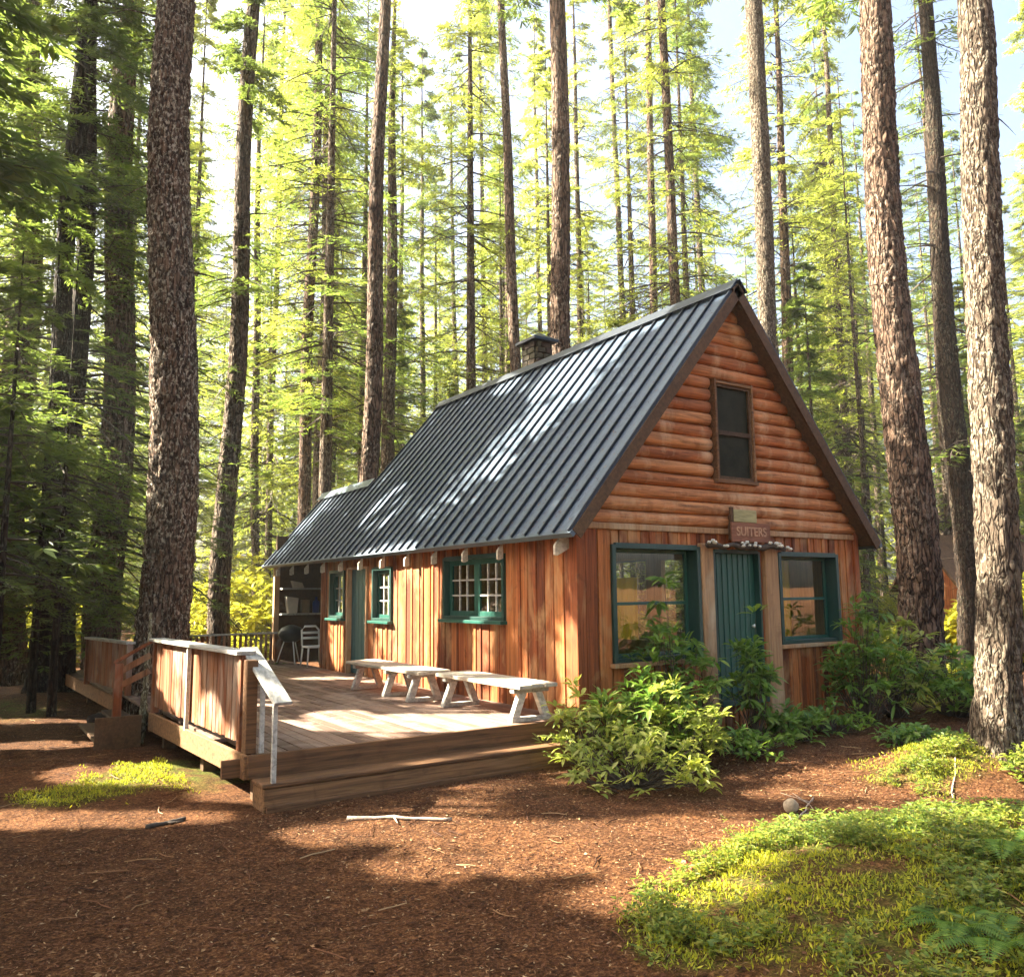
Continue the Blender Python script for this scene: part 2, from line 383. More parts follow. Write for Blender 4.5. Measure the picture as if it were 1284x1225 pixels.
def boards(mb, axis_, pos, out, a0, a1, zlo, zhi, openings, wid=.2, seed=1, mi=0):
    """vertical boards on a wall. axis_ 'x': along X at Y=pos; 'y': along Y at X=pos. out: outward sign"""
    rnd = random.Random(seed); cuts = {a0, a1}
    for o in openings: cuts |= {max(a0, min(a1, o[0])), max(a0, min(a1, o[1]))}
    cuts = sorted(cuts)
    for c0, c1 in zip(cuts, cuts[1:]):
        if c1-c0 < .02: continue
        n = max(1, round((c1-c0)/wid)); ws = [rnd.uniform(.8, 1.2) for _ in range(n)]; s = sum(ws); a = c0
        segs = [(zlo, zhi)]
        for o in openings:
            if o[0] < (c0+c1)/2 < o[1]:
                ns = []
                for lo, hi in segs:
                    if o[2] > lo+.02: ns.append((lo, min(hi, o[2])))
                    if o[3] < hi-.02: ns.append((max(lo, o[3]), hi))
                segs = ns
        for w in ws:
            b = a+(c1-c0)*w/s; th = rnd.uniform(.016, .042); g = .009
            for lo, hi in segs:
                if axis_ == 'x':
                    y = sorted((pos, pos+out*th)); mb.box(a+g, b-g, y[0], y[1], lo, hi, mi)
                else:
                    x = sorted((pos, pos+out*th)); mb.box(x[0], x[1], a+g, b-g, lo, hi, mi)
                if rnd.random() < .85 and b < c1-.03:   # batten over the joint
                    bw = rnd.uniform(.022, .034); t2 = th+rnd.uniform(.014, .022)
                    if axis_ == 'x':
                        y = sorted((pos+out*.012, pos+out*t2)); mb.box(b-bw, b+bw, y[0], y[1], lo+.003, hi-.003, mi)
                    else:
                        x = sorted((pos+out*.012, pos+out*t2)); mb.box(x[0], x[1], b-bw, b+bw, lo+.003, hi-.003, mi)
            a = b
def panel(mb, axis_, p0, p1, a0, a1, zlo, zhi, openings, mi=0):
    """wall core with openings, between p0 and p1 in thickness"""
    cuts = sorted({a0, a1} | {o[0] for o in openings} | {o[1] for o in openings})
    for c0, c1 in zip(cuts, cuts[1:]):
        segs = [(zlo, zhi)]
        for o in openings:
            if o[0] < (c0+c1)/2 < o[1]:
                ns = []
                for lo, hi in segs:
                    if o[2] > lo+.01: ns.append((lo, min(hi, o[2])))
                    if o[3] < hi-.01: ns.append((max(lo, o[3]), hi))
                segs = ns
        for lo, hi in segs:
            if axis_ == 'x': mb.box(c0, c1, p0, p1, lo, hi, mi)
            else: mb.box(p0, p1, c0, c1, lo, hi, mi)

ZD = 2.34
front_op = [(.54, 2.07, .60, 2.07), (2.34, 3.32, -.02, 2.04), (3.70, 5.09, .70, 2.02)]
side_op = [(1.57, 3.28, 1.10, 2.02), (5.16, 5.95, 1.02, 1.95), (6.20, 7.17, -.02, 2.0), (7.28, 8.06, 1.03, 1.95)]
# left (deck side) wall
mb = MB(); panel(mb, 'y', .02, .14, .02, 8.6, -.44, 2.44, side_op, 0)
wl = mb.build('side_wall', M['inner'], cabin)
mb = MB(); boards(mb, 'y', .018, -1, .10, 8.56, -.06, 2.40, side_op, .19, 3); mb.build('side_wall_boards', M['siding'], wl, bevel=.006)
# front wall
mb = MB(); panel(mb, 'x', .02, .14, .02, 5.63, -.44, 2.36, front_op, 0)
wf = mb.build('front_wall', M['inner'], cabin)
mb = MB(); boards(mb, 'x', .018, -1, .12, 5.56, -.40, ZD-.06, front_op, .17, 5); mb.build('front_wall_boards', M['siding'], wf, bevel=.006)
for bx in ((-.03, .11, -.045, .10, -.46, 2.42), (5.55, 5.67, -.045, .10, -.46, 2.40), (-.02, .09, 8.50, 8.60, -.2, 2.40)):
    mb = MB(); mb.box(*bx); mb.build('corner_post', M['siding'], wf, bevel=.012)
for x0, x1 in ((2.09, 2.32), (3.38, 3.66)): mb = MB(); mb.box(x0, x1, -.075, .018, -.42, 2.12); mb.build('door_post', M['trim'], wf, bevel=.015)
mb = MB(); mb.box(.115, 5.545, -.055, .018, ZD-.085, ZD-.004); mb.build('trim_rail', M['trim'], wf, bevel=.012)
# right and rear walls (interior seen through the windows)
mb = MB(); panel(mb, 'y', 5.51, 5.63, .14, 8.6, -.44, 2.42, [(4.75, 6.15, .5, 2.15), (1.2, 4.3, .7, 2.1)]); mb.build('right_wall', M['inner'], cabin)
mb = MB(); mb.box(.14, 5.51, 6.25, 6.33, -.05, 2.36); mb.box(.0, 5.63, 8.52, 8.60, -.44, ZD); mb.build('inner_partition', M['inner'], cabin)
mb = MB(); mb.box(.14, 5.51, .14, 8.5, -.07, -.01); mb.build('interior_floor', M['floorwood'], cabin)
mb = MB(); mb.box(.14, 5.51, .14, 8.5, 2.37, 2.43); mb.build('interior_ceiling', M['inner'], cabin)
mb = MB()
for k in range(25):
    x0 = 4.97+k*.042; d = .03*math.sin(k*1.9); d2 = .03*math.sin((k+1)*1.9)
    mb.add([(5.46+d, x0, .5), (5.46+d2, x0+.042, .5), (5.46+d2, x0+.042, 1.78), (5.46+d, x0, 1.78)], [(0, 1, 2, 3)])
mb.build('curtain', M['curtain'], cabin)
mb = MB()
for k in range(22):
    x0 = 1.15+k*.042; d = .03*math.sin(k*1.9); d2 = .03*math.sin((k+1)*1.9)
    mb.add([(5.46+d, x0, .6), (5.46+d2, x0+.042, .6), (5.46+d2, x0+.042, 2.0), (5.46+d, x0, 2.0)], [(0, 1, 2, 3)])
mb.build('curtain', M['curtain'], cabin)  # second curtain, added to give the right front window a golden glow
mb = MB(); mb.box(1.1, 2.6, 2.5, 3.3, .72, .77); 
for x in (1.2, 2.5):
    for y in (2.6, 3.2): mb.box(x-.04, x+.04, y-.04, y+.04, -.01, .718)
mb.build('interior_table', M['trim'], cabin)

# gable logs
mb = MB(); rnd = random.Random(4); n = 18; z = ZD; top = 5.55; hgt = (top-ZD)/n
for i in range(n):
    z0 = z+i*hgt; zc = z0+hgt/2; xa = max(.0, (zc+hgt*.55+.19-ZE)/SL-.28); xb = W-xa
    spans = [(xa, xb)] if not (2.99 < zc < 4.47) else [(xa, 2.40), (3.27, xb)]
    if xb-xa < .02: continue
    rr = hgt/2*rnd.uniform(.98, 1.05)
    for s0, s1 in spans:
        nseg = max(3, int((s1-s0)/.16)); b = len(mb.v)
        for k in range(nseg+1):
            x = s0+(s1-s0)*k/nseg; w = 1+.13*(vnoise([x*1.6, i*7.3, 0], 2)-.5)+.10*(vnoise([x*6, i*7.3, 4], 6)-.5)
            dz = .022*(vnoise([x*.8, i*3.1, 9], 5)-.5)
            for j in range(9):
                a = math.pi*j/8; zv = zc+dz-rr*w*math.cos(a)*.99; rk = max(0., (zv+.19-ZE)/SL-.28)
                e0 = rk if s0 == xa else s0; e1 = W-rk if s1 == xb else s1
                mb.v.append((e0+(e1-e0)*k/nseg, .02-rr*1.0*w*math.sin(a)*.95, zv))
        for k in range(nseg):
            for j in range(8): mb.f.append((b+k*9+j, b+(k+1)*9+j, b+(k+1)*9+j+1, b+k*9+j+1)); mb.m.append(0)
        mb.f.append(tuple(b+j for j in range(9))); mb.m.append(0); mb.f.append(tuple(b+nseg*9+j for j in range(9))[::-1]); mb.m.append(0)
gl = mb.build('gable_logs', M['logs'], cabin, True)
mb = MB(); mb.add([(.0, .03, 2.36), (W, .03, 2.36), (W, .03, 2.5), (XR, .03, ZR-.2), (0, .03, 2.5)], [(0, 1, 2, 3, 4)]); mb.build('gable_backing', M['darkwood'], gl)

# roof
def slab(mb, side, x0, x1, y0, y1, o0, o1, mi=0):
    zf, nn = (zl, NL) if side < 0 else (zr, NR)
    P = [np.array((x, y, zf(x))) for x, y in ((x0, y0), (x1, y0), (x1, y1), (x0, y1))]
    return mb.hexa([p+nn*o0 for p in P]+[p+nn*o1 for p in P], mi)
mb = MB()
slab(mb, -1, -.28, XR, YF, YM, -.05, 0); slab(mb, -1, -.28, 1.2, YM, YB, -.05, 0)
roof = mb.build('roof', M['roof'], cabin)
mb = MB(); slab(mb, 1, XR, 5.93, YF, YM, -.05, 0); mb.build('roof_panel', M['roof'], roof)
# sheathing / soffit below
mb = MB(); slab(mb, -1, -.24, XR-.05, YF+.03, YM-.03, -.13, -.052); slab(mb, 1, XR+.05, 5.88, YF+.03, YM-.03, -.13, -.052); slab(mb, -1, -.24, 1.15, YM-.03, YB-.03, -.13, -.052)
mb.build('soffit', M['darkwood'], roof)
mb = MB(); slab(mb, -1, -.26, XR-.001, YF-.025, YF-.002, -.16, -.01); slab(mb, 1, XR+.001, 5.91, YF-.025, YF-.002, -.16, -.01)
mb.build('rake_board', M['darkwood'], roof)
mb = MB(); y = YF+.012; k = 0
while y < YB:
    x1 = XR-.03 if y < YM-.02 else 1.17
    slab(mb, -1, -.285, x1, y-.011, y+.011, .0012, .036); y += .305
y = YF+.012
while y < YM-.02: slab(mb, 1, XR+.03, 5.935, y-.012, y+.012, .0012, .038); y += .305
mb.build('standing_seams', M['seam'], roof)
mb = MB()
slab(mb, -1, XR-.13, XR+.02, YF-.04, YM+.02, .048, .062); slab(mb, 1, XR-.02, XR+.13, YF-.04, YM+.02, .05, .064)
mb.build('ridge_cap', M['seam'], roof); mb = MB(); slab(mb, -1, 1.08, 1.24, YM+.03, YB+.02, .048, .06); mb.build('ridge_cap', M['edge'], roof)
mb = MB(); slab(mb, -1, -.30, -.265, YF-.02, YB+.01, -.07, .004)
mb.build('drip_edge', M['edge'], roof)
mb = MB(); slab(mb, 1, 5.915, 5.95, YF-.02, YM+.01, -.07, .004); mb.build('drip_edge', M['edge'], roof)
# rear low roof, far slope and gable wall above it
mb = MB(); mb.hexa([(1.22, YM+.02, 3.90), (4.6, YM+.02, 2.1), (4.6, YB, 2.1), (1.22, YB, 3.90), (1.22, YM+.02, 3.96), (4.6, YM+.02, 2.16), (4.6, YB, 2.16), (1.22, YB, 3.96)]); mb.build('rear_roof', M['roof'], roof)
mb = MB(); mb.add([(.05, 8.58, 2.3), (5.6, 8.58, 2.3), (XR, 8.58, ZR-.18)], [(0, 1, 2)]); mb.build('rear_gable', M['darkwood'], cabin)
# rafter tails
for i, y in enumerate((.12, 1.42, 2.36, 3.3, 4.25, 5.2, 6.15, 7.1, 8.05, 9.0, 9.95, 10.9)):
    mb = MB(); P = [(-.235, zl(-.235)-.2), (.02, zl(.02)-.42), (.02, zl(.02)-.20), (-.235, zl(-.235)-.20)]
    xo = .015 if i == 0 else -.15; P = [(-.235, 1.93), (-.20, 1.92), (xo, 1.94 if i else 2.03), (xo, zl(xo)-.20), (-.235, zl(-.235)-.20)]
    vs = [(a, y-.022, b) for a, b in P]+[(a, y+.022, b) for a, b in P]
    mb.add(vs, [(4, 3, 2, 1, 0), (5, 6, 7, 8, 9)]+[(k, (k+1) % 5, 5+(k+1) % 5, 5+k) for k in range(5)])
    mb.build('rafter_tail', M['bench'], roof)
# chimney
mb = MB(); rnd = random.Random(9)
zc = 5.3; row = 0
while zc < 6.45:
    h = .12
    for (x0, x1, y0, y1, ax) in ((3.05, 3.43, 5.08, 5.55, 0),):
        off = .1*(row % 2)
        per = [(x0, y0, x1, y0), (x1, y0, x1, y1), (x1, y1, x0, y1), (x0, y1, x0, y0)]
        mb.box(x0+.02, x1-.02, y0+.02, y1-.02, zc, zc+h, 0)
        for ax0, ay0, ax1, ay1 in per:
            L = math.hypot(ax1-ax0, ay1-ay0); u = ((ax1-ax0)/L, (ay1-ay0)/L); s = -off+.005
            while s < L-.02:
                e = min(s+rnd.uniform(.17, .26), L-.005); s0 = max(s, .005)
                if e-s0 > .03:
                    cx, cy = ax0+u[0]*(s0+e)/2, ay0+u[1]*(s0+e)/2; hw = (e-s0)/2-.006; t = .03+rnd.uniform(0, .012)
                    dx = hw if abs(u[0]) > .5 else t; dy = t if abs(u[0]) > .5 else hw
                    mb.box(cx-dx, cx+dx, cy-dy, cy+dy, zc+.006, zc+h-.006, 0)
                s = e
    zc += h; row += 1
M['chimney'] = wood('chimney_stone', ((.035, .02, .014), (.06, .035, .02), (.05, .045, .02)), (6, 6, 6))
ch = mb.build('chimney', M['chimney'], roof, bevel=.008)
mb = MB(); a = [(2.94, 4.97, 6.51), (3.54, 4.97, 6.51), (3.54, 5.66, 6.51), (2.94, 5.66, 6.51)]; b = [(p[0], p[1], 6.56) for p in a]
mb.hexa(a+b); mb.add([(p[0], p[1], 6.561) for p in a]+[(3.24, 5.25, 6.73), (3.24, 5.4, 6.73)], [(0, 1, 4), (1, 2, 5, 4), (2, 3, 5), (3, 0, 4, 5)])
mb.build('chimney_cap', M['seam'], ch)

# windows and doors
def window_front(x0, x1, z0, z1, label=None):
    mb = MB(); d = .20; f = .05
    mb.box(x0-.01, x0+f, -.06, d, z0, z1); mb.box(x1-f, x1+.01, -.06, d, z0, z1)
    mb.box(x0+f, x1-f, -.06, d, z1-f, z1+.02); mb.box(x0+f, x1-f, -.02, d, z0, z0+f)
    fr = mb.build('window', M['greendark'], cabin, bevel=.004)
    mb = MB(); s = .045; a0, a1, c0, c1 = x0+f, x1-f, z0+f, z1-f; y0, y1 = d-.06, d-.02
    mb.box(a0, a0+s, y0, y1, c0, c1); mb.box(a1-s, a1, y0, y1, c0, c1); mb.box(a0+s, a1-s, y0, y1, c0, c0+s); mb.box(a0+s, a1-s, y0, y1, c1-s, c1)
    zm = (z0+z1)/2-.01; mb.box(a0+s, a1-s, y0-.01, y1, zm-.02, zm+.02)
    mb.build('sash', M['green'], fr, bevel=.003)
    mb = MB(); mb.box(a0+s, a1-s, d-.042, d-.038, c0+s, c1-s); mb.build('glass', M['glass'], fr)
    mb = MB(); mb.box(x0-.05, x1+.05, -.11, .0, z0-.055, z0-.003); mb.build('sill', M['trim'], fr, bevel=.008)
    if label: fr['label'] = label
window_front(.54, 2.07, .60, 2.07); window_front(3.70, 5.09, .70, 2.02)
def window_side(y0, y1, z0, z1, panes, d=.13):
    mb = MB(); f = .045
    mb.box(-.05, d, y0-.01, y0+f, z0, z1); mb.box(-.05, d, y1-f, y1+.01, z0, z1); mb.box(-.05, d, y0+f, y1-f, z1-f, z1+.015); mb.box(-.05, d, y0+f, y1-f, z0, z0+f)
    fr = mb.build('window', M['greendark'], cabin, bevel=.004)
    w = (y1-y0-2*f)/panes; sa = MB(); gl_ = MB()
    for k in range(panes):
        a0, a1 = y0+f+k*w, y0+f+(k+1)*w; c0, c1 = z0+f, z1-f; s = .06 if panes == 1 else .075; x0, x1 = d-.08, d-.04
        sa.box(x0, x1, a0, a0+s, c0, c1); sa.box(x0, x1, a1-s, a1, c0, c1); sa.box(x0, x1, a0+s, a1-s, c0, c0+s); sa.box(x0, x1, a0+s, a1-s, c1-s, c1)
        gl_.box(d-.062, d-.058, a0+s, a1-s, c0+s, c1-s)
        mu = MB()
        for q in (1, 2):
            ym = a0+s+(a1-a0-2*s)*q/3; mu.box(x0+.004, x1-.012, ym-.013, ym+.013, c0+s, c1-s)
        for q in (1, 2):
            zm = c0+s+(c1-c0-2*s)*q/3; mu.box(x0+.008, x1-.016, a0+s, a1-s, zm-.012, zm+.012)
        mu.build('muntins', M['railcap'], fr)
    sa.build('sash', M['green'], fr, bevel=.003); gl_.build('glass', M['glass'], fr)
    mb = MB(); mb.box(-.12, -.0, y0-.04, y1+.04, z0-.05, z0-.003); mb.build('sill', M['green'], fr, bevel=.006)
window_side(1.57, 3.28, 1.10, 2.02, 2); window_side(5.16, 5.95, 1.02, 1.95, 1); window_side(7.28, 8.06, 1.03, 1.95, 1)
# attic window
mb = MB(); x0, x1, z0, z1 = 2.41, 3.26, 3.0, 4.45
mb.box(x0+.025, x0+.06, -.115, .02, z0, z1); mb.box(x1-.06, x1-.025, -.115, .02, z0, z1); mb.box(x0+.06, x1-.06, -.115, .02, z1-.06, z1-.02); mb.box(x0+.0, x1-.0, -.13, .02, z0-.03, z0+.02)
aw = mb.build('window', M['fascia'], cabin, bevel=.006)
mb = MB(); mb.box(x0+.06, x1-.06, -.085, -.06, z0+.02, z0+.07); mb.box(x0+.06, x1-.06, -.085, -.06, z1-.10, z1-.06); mb.box(x0+.06, x0+.10, -.085, -.06, z0+.07, z1-.1); mb.box(x1-.1, x1-.06, -.085, -.06, z0+.07, z1-.1); mb.box(x0+.1, x1-.1, -.09, -.06, 3.66, 3.72)
mb.build('sash', M['darkwood'], aw)
mb = MB(); mb.box(x0+.1, x1-.1, -.055, -.05, z0+.07, 3.66); mb.box(x0+.1, x1-.1, -.05, -.045, 3.72, z1-.1); mb.build('screen', M['screen'], aw)
# front door: vertical planks with ribs
mb = MB(); n = 8; x0, x1 = 2.40, 3.28
for k in range(n):
    a = x0+(x1-x0)*k/n; b = x0+(x1-x0)*(k+1)/n; mb.box(a+.003, b-.003, .06, .095+.004*(k % 2), .01, 2.0)
    if k: mb.box(a-.014, a+.014, .045, .0595, .012, 1.998)
dr = mb.build('door', M['green'], cabin, bevel=.005)
mb = MB(); mb.box(2.34, 2.398, -.03, .14, -.0, 2.03); mb.box(3.282, 3.32, -.03, .14, 0, 2.03); mb.box(2.398, 3.282, -.03, .14, 2.002, 2.05); mb.box(2.36, 3.30, -.10, .14, -.06, .005); mb.build('door_frame', M['greendark'], dr)
mb = MB(); mb.tube([(3.18, .058, .98), (3.18, .02, .98), (3.18, .008, .98)], [.012, .02, .028], 10); mb.build('handle', M['white'], dr, True)
# side door
mb = MB(); n = 5; y0, y1 = 6.26, 7.11
for k in range(n):
    a = y0+(y1-y0)*k/n; b = y0+(y1-y0)*(k+1)/n; mb.box(.05, .085+.003*(k % 2), a+.003, b-.003, .01, 1.96)
d2 = mb.build('door', M['teal'], cabin, bevel=.005); d2['label'] = 'teal plank door opening onto the deck'
mb = MB(); mb.box(-.04, .13, 6.2, 6.257, 0, 1.99); mb.box(-.04, .13, 7.113, 7.17, 0, 1.99); mb.box(-.04, .13, 6.257, 7.113, 1.962, 2.0); mb.build('door_frame', M['trim'], d2)
mb = MB(); mb.tube([(.048, 6.34, .95), (.0, 6.34, .95), (-.01, 6.34, .95)], [.012, .02, .028], 10); mb.build('handle', M['black'], d2, True)
# open porch recess at the rear
mb = MB(); mb.box(1.3, 1.36, 8.6, 11.7, -.1, 2.9); mb.box(.0, 1.3, 11.62, 11.7, -.1, 2.9); mb.box(.0, 1.3, 8.602, 8.64, -.1, 2.4); mb.build('porch_wall', M['darkwood'], cabin)
mb = MB(); mb.box(-.06, .06, 11.55, 11.67, -.3, 2.36); mb.build('porch_post', M['trim'], cabin)
mb = MB(); mb.box(.05, 1.3, 11.3, 11.6, 1.02, 1.06); mb.box(.05, 1.3, 11.3, 11.6, 1.62, 1.66); mb.build('shelf', M['railcap'], cabin)

# signs and branch above the front door
def textmesh(s, size, name, mat, parent, loc):
    cu = bpy.data.curves.new(name, 'FONT'); cu.body = s; cu.size = size; cu.extrude = .006; cu.align_x = 'CENTER'; cu.align_y = 'CENTER'; cu.offset = .004
    o = bpy.data.objects.new(name, cu); COL.objects.link(o)
    dg = bpy.context.evaluated_depsgraph_get(); me = bpy.data.meshes.new_from_object(o.evaluated_get(dg)); bpy.data.objects.remove(o)
    me.name = name; t = mesh_obj(name, me, mat, parent); t.rotation_euler = (rad(90), 0, 0); t.location = np.array(loc)-OFF[parent.name]; return t
sg = empty('name_sign', (3.0, -.16, 2.14)); tag(sg, 'red brown carved wooden name sign hung above the green front door', 'sign')
mb = MB(); mb.box(2.60, 3.40, -.17, -.14, 2.15, 2.42); mb.build('board', M['sign'], sg, bevel=.008)
textmesh('SUITERS', .175, 'lettering', M['letter'], sg, (3.0, -.172, 2.29))
for bx in ((2.66, 2.70, -.138, -.05, 2.18, 2.52), (3.28, 3.32, -.138, -.05, 2.18, 2.38)): mb = MB(); mb.box(*bx); mb.build('bracket', M['darkwood'], sg)
s2 = empty('blank_sign', (2.9, -.16, 2.43)); tag(s2, 'small mossy yellowish board fixed on top of the carved name sign', 'sign')
mb = MB(); mb.box(2.66, 3.13, -.165, -.14, 2.425, 2.60); mb.build('board', M['signtop'], s2, bevel=.008)
mb = MB(); mb.box(2.61, 2.657, -.16, -.12, 2.42, 2.63); mb.build('side_strip', M['darkwood'], s2)
br = empty('lichen_branch', (3.0, -.14, 2.08)); tag(br, 'gnarled dark branch with pale lichen lying along the front door lintel', 'branch')
mb = MB(); rnd = random.Random(3); pts = [(2.12+.16*k, -.15+.02*rnd.uniform(-1, 1), 2.09+.028*rnd.uniform(-1, 1)) for k in range(11)]
mb.tube(pts, [.03+.02*rnd.random() for _ in pts], 8)
for k in range(6): p = np.array(pts[rnd.randrange(1, 10)]); mb.tube([p, p+(rnd.uniform(-.1, .1), -.08, rnd.uniform(-.06, .1))], [.018, .008], 5)
mb.build('wood', M['twig'], br, True)
mb = MB()
for k in range(24):
    p = np.array(pts[rnd.randrange(0, 11)])+np.array((rnd.uniform(-.08, .08), -.035, rnd.uniform(-.01, .05))); r = rnd.uniform(.014, .034); mb = MB()
    mb.tube([p-(r, 0, 0), p-(r*.5, .01, -.01), p+(r*.5, -.01, .008), p+(r, 0, 0)], [r*.3, r*.8, r*.85, r*.3], 6); mb.build('lichen', M['lichen'], br, True)

# ------------------------------------------------------------------ deck
deck = empty('deck', (-2, 4, GZ)); tag(deck, 'broad weathered plank deck with front step along the cabin side wall', 'deck')
def dxl(y): return -3.88-.052*max(0, y-.1)
mb = MB(); rnd = random.Random(12); x = -4.5
while x < -.06:
    w = .138; y = .02
    ylo = .02
    if x < -3.88: ylo = max(.02, (-3.88-x)/.052+.1)
    y = ylo
    while y < 11.5:
        e = min(11.5, y+rnd.uniform(2.2, 4.5)); 
        if e > 11: e = 11.5
        dz = rnd.uniform(-.004, .003)
        if not (x+w < -4.15 and 3.9 < y < 5.6): mb.box(x+.004, x+w-.004, y+.003, e-.003, -.04+dz, dz)
        y = e
    x += w+.004
mb.build('boards', M['deck'], deck, bevel=.004)
mb = MB(); mb.box(-3.90, -.04, -.03, .018, -.215, .002); mb.bar((-3.905, .0, -.11), (-4.09, 3.72, -.11), .045, .22); mb.bar((-4.20, 5.75, -.11), (-4.45, 11.4, -.11), .045, .22)
mb.box(-4.1, -.1, .1, .15, -.21, -.045); mb.box(-4.1, -.1, 3.68, 3.74, -.25, -.045)
mb.build('fascia', M['fascia'], deck, bevel=.008)
mb = MB(); mb.box(-3.86, .05, -.36, -.032, -.245, -.205); mb.box(-3.84, .04, -.345, -.30, -.455, -.25); mb.box(-3.84, -3.79, -.30, .0, -.46, -.25)
mb.box(-3.82, .0, -.375, -.348, -.47, -.39)
mb.build('step', M['fascia'], deck, bevel=.01)
for y in (.25, 1.9, 3.6, 6.5, 9): mb = MB(); mb.box(dxl(y)+.12, dxl(y)+.26, y-.07, y+.07, -.6, -.045); mb.build('support_post', M['darkwood'], deck)
mb = MB()   # steps down on the left side
mb.box(-4.42, -4.16, 3.95, 5.6, -.19, -.15); mb.box(-4.70, -4.40, 3.95, 5.6, -.36, -.32); mb.box(-4.7, -4.15, 3.92, 3.96, -.47, -.05)
mb.build('side_step', M['darkwood'], deck, bevel=.006)

def railing(name, label, P0, P1, zb, zt, panels, capw=.19, post=True, group=None, mat='rail', outer=.0):
    P0 = np.array(P0, float); P1 = np.array(P1, float); L = np.linalg.norm(P1-P0); d = (P1-P0)/L; nrm = np.array([-d[1], d[0], 0])
    r = empty(name, ((P0[0]+P1[0])/2, (P0[1]+P1[1])/2, zb)); tag(r, label, 'railing', group)
    rnd = random.Random(int(L*100)); mb = MB(); s = .02
    while s < L-.03:
        w = rnd.uniform(.085, .12)*panels; e = min(s+w, L-.01)
        a = P0+d*(s+.004); b = P0+d*(e-.004); t = rnd.uniform(.012, .02)
        z0 = zb+rnd.uniform(-.01, .01)
        q = [a-nrm*t, b-nrm*t, b+nrm*t, a+nrm*t]
        mb.hexa([(p[0], p[1], z0) for p in q]+[(p[0], p[1], zt-.041) for p in q]); s = e+(.055 if panels < .9 else .004)
    mb.build('balusters', M[mat], r, bevel=.003)
    mb = MB(); mb.bar((*P0[:2], zt-.02), (*P1[:2], zt-.02), capw, .038); mb.build('rail_cap', M['railcap'], r, bevel=.006)
    if post:
        for q in (P0, P1):
            mb = MB(); c = q-nrm*.055*0+d*(.05 if q is P0 else -.05); mb.box(c[0]-.045, c[0]+.045, c[1]-.045, c[1]+.045, 0, zt-.042); mb.build('post', M['rail'], r, bevel=.005)
    return r
r1 = railing('deck_railing', 'close boarded deck railing with pale flat cap, facing the path', (-3.865, .24, 0), (-4.055, 3.70, 0), .075, .94, 1.0)
mb = MB(); mb.box(-4.03, -3.99, 2.0, 2.05, -.02, .9); mb.build('post', M['railcap'], r1)
r1.children[-1]['label'] = 'thin pale outer post'
mb = MB(); mb.box(-3.90, -3.80, .06, .20, .0, .86); mb.build('post', M['fascia'], r1, bevel=.006); r1.children[-1]['label'] = 'wide orange end post'
h = empty('stair_handrail', (-3.75, -.1, -.2)); tag(h, 'broad pale handrail board sloping down the front deck step on thin posts', 'handrail')
mb = MB(); mb.bar((-3.80, .40, .955), (-3.72, -.46, .50), .17, .035); mb.build('rail_cap', M['railcap'], h, bevel=.006)
for y, zb, zt in ((-.335, -.204, .55), (.05, .003, .74)):
    mb = MB(); mb.box(-3.775, -3.735, y-.02, y+.02, zb, zt); mb.build('post', M['railcap'], h)
railing('deck_railing', 'far close boarded railing beyond the side steps by the big trunk', (-4.03, 5.83, 0), (-4.34, 8.25, 0), .06, .80, 1.05, .14, True)
rb = railing('deck_railing', 'open spindled railing along the back edge of the deck', (-2.75, 10.7, 0), (-.1, 10.9, 0), .0, .66, .62, .14)
hs = empty('step_handrail', (-4.3, 3.9, GZ)); tag(hs, 'short dark handrail sloping down beside the side steps', 'handrail')
mb = MB(); mb.bar((-4.08, 3.78, .90), (-4.50, 3.98, .63), .09, .04); mb.bar((-4.1, 3.8, .72), (-4.45, 3.97, .50), .03, .08); mb.bar((-4.1, 3.8, .52), (-4.45, 3.97, .32), .03, .08); mb.build('rail', M['rail'], hs, bevel=.005)
mb = MB(); mb.box(-4.50, -4.40, 3.93, 4.03, -.46, .62); mb.build('post', M['rail'], hs, bevel=.006)

# ------------------------------------------------------------------ benches, chair, stool, shelf goods
def bench(label, cx, y0, y1, tr, zt, half=.25):
    r = empty('bench', (cx, (y0+y1)/2, 0)); tag(r, label, 'bench', 'benches on the deck')
    for k in (-1, 0, 1):
        mb = MB(); c = cx+k*half*.67; rr = random.Random(int(y0*10)+k); a = .02*rr.uniform(-1, 1)
        mb.box(c-half*.32, c+half*.32, y0+a, y1+a, zt-.045+.003*k, zt+.003*k); mb.build('seat_plank', M['bench'], r, bevel=.008)
    for y in tr:
        mb = MB(); zz = zt-.05
        mb.box(cx-half*.92, cx+half*.92, y-.045, y+.045, zz-.055, zz)
        for s in (-1, 1):
            p = [(cx+s*half*.22, zz-.056), (cx+s*half*.22+.10*s, zz-.056), (cx+s*half*1.0, .05), (cx+s*half*1.0-.10*s, .05)]
            if s < 0: p = p[::-1]
            mb.add([(a, y-.04, b) for a, b in p]+[(a, y+.04, b) for a, b in p], [(0, 1, 2, 3), (7, 6, 5, 4)]+[(k, k+4, (k+1) % 4+4, (k+1) % 4) for k in range(4)])
        mb.box(cx-half*1.02, cx+half*1.02, y-.045, y+.045, .0, .052)
        mb.build('trestle', M['railcap'], r, bevel=.008)
    return r
bench('weathered grey wooden bench nearest the cabin corner, partly behind leaves', -.60, -.02, 2.0, (.16, 1.78), .43, .27)
bench('longer weathered bench on three trestles in front of the teal side door', -.76, 2.2, 4.75, (2.52, 3.3, 4.45), .43, .26)
c = empty('chair', (.0, 9.1, 0)); tag(c, 'small white plastic chair with slatted back on the porch', 'chair')
cx, cy = .06, 9.15
mb = MB(); mb.box(cx-.2, cx+.2, cy-.2, cy+.2, .38, .42); mb.build('seat', M['white'], c, bevel=.01)
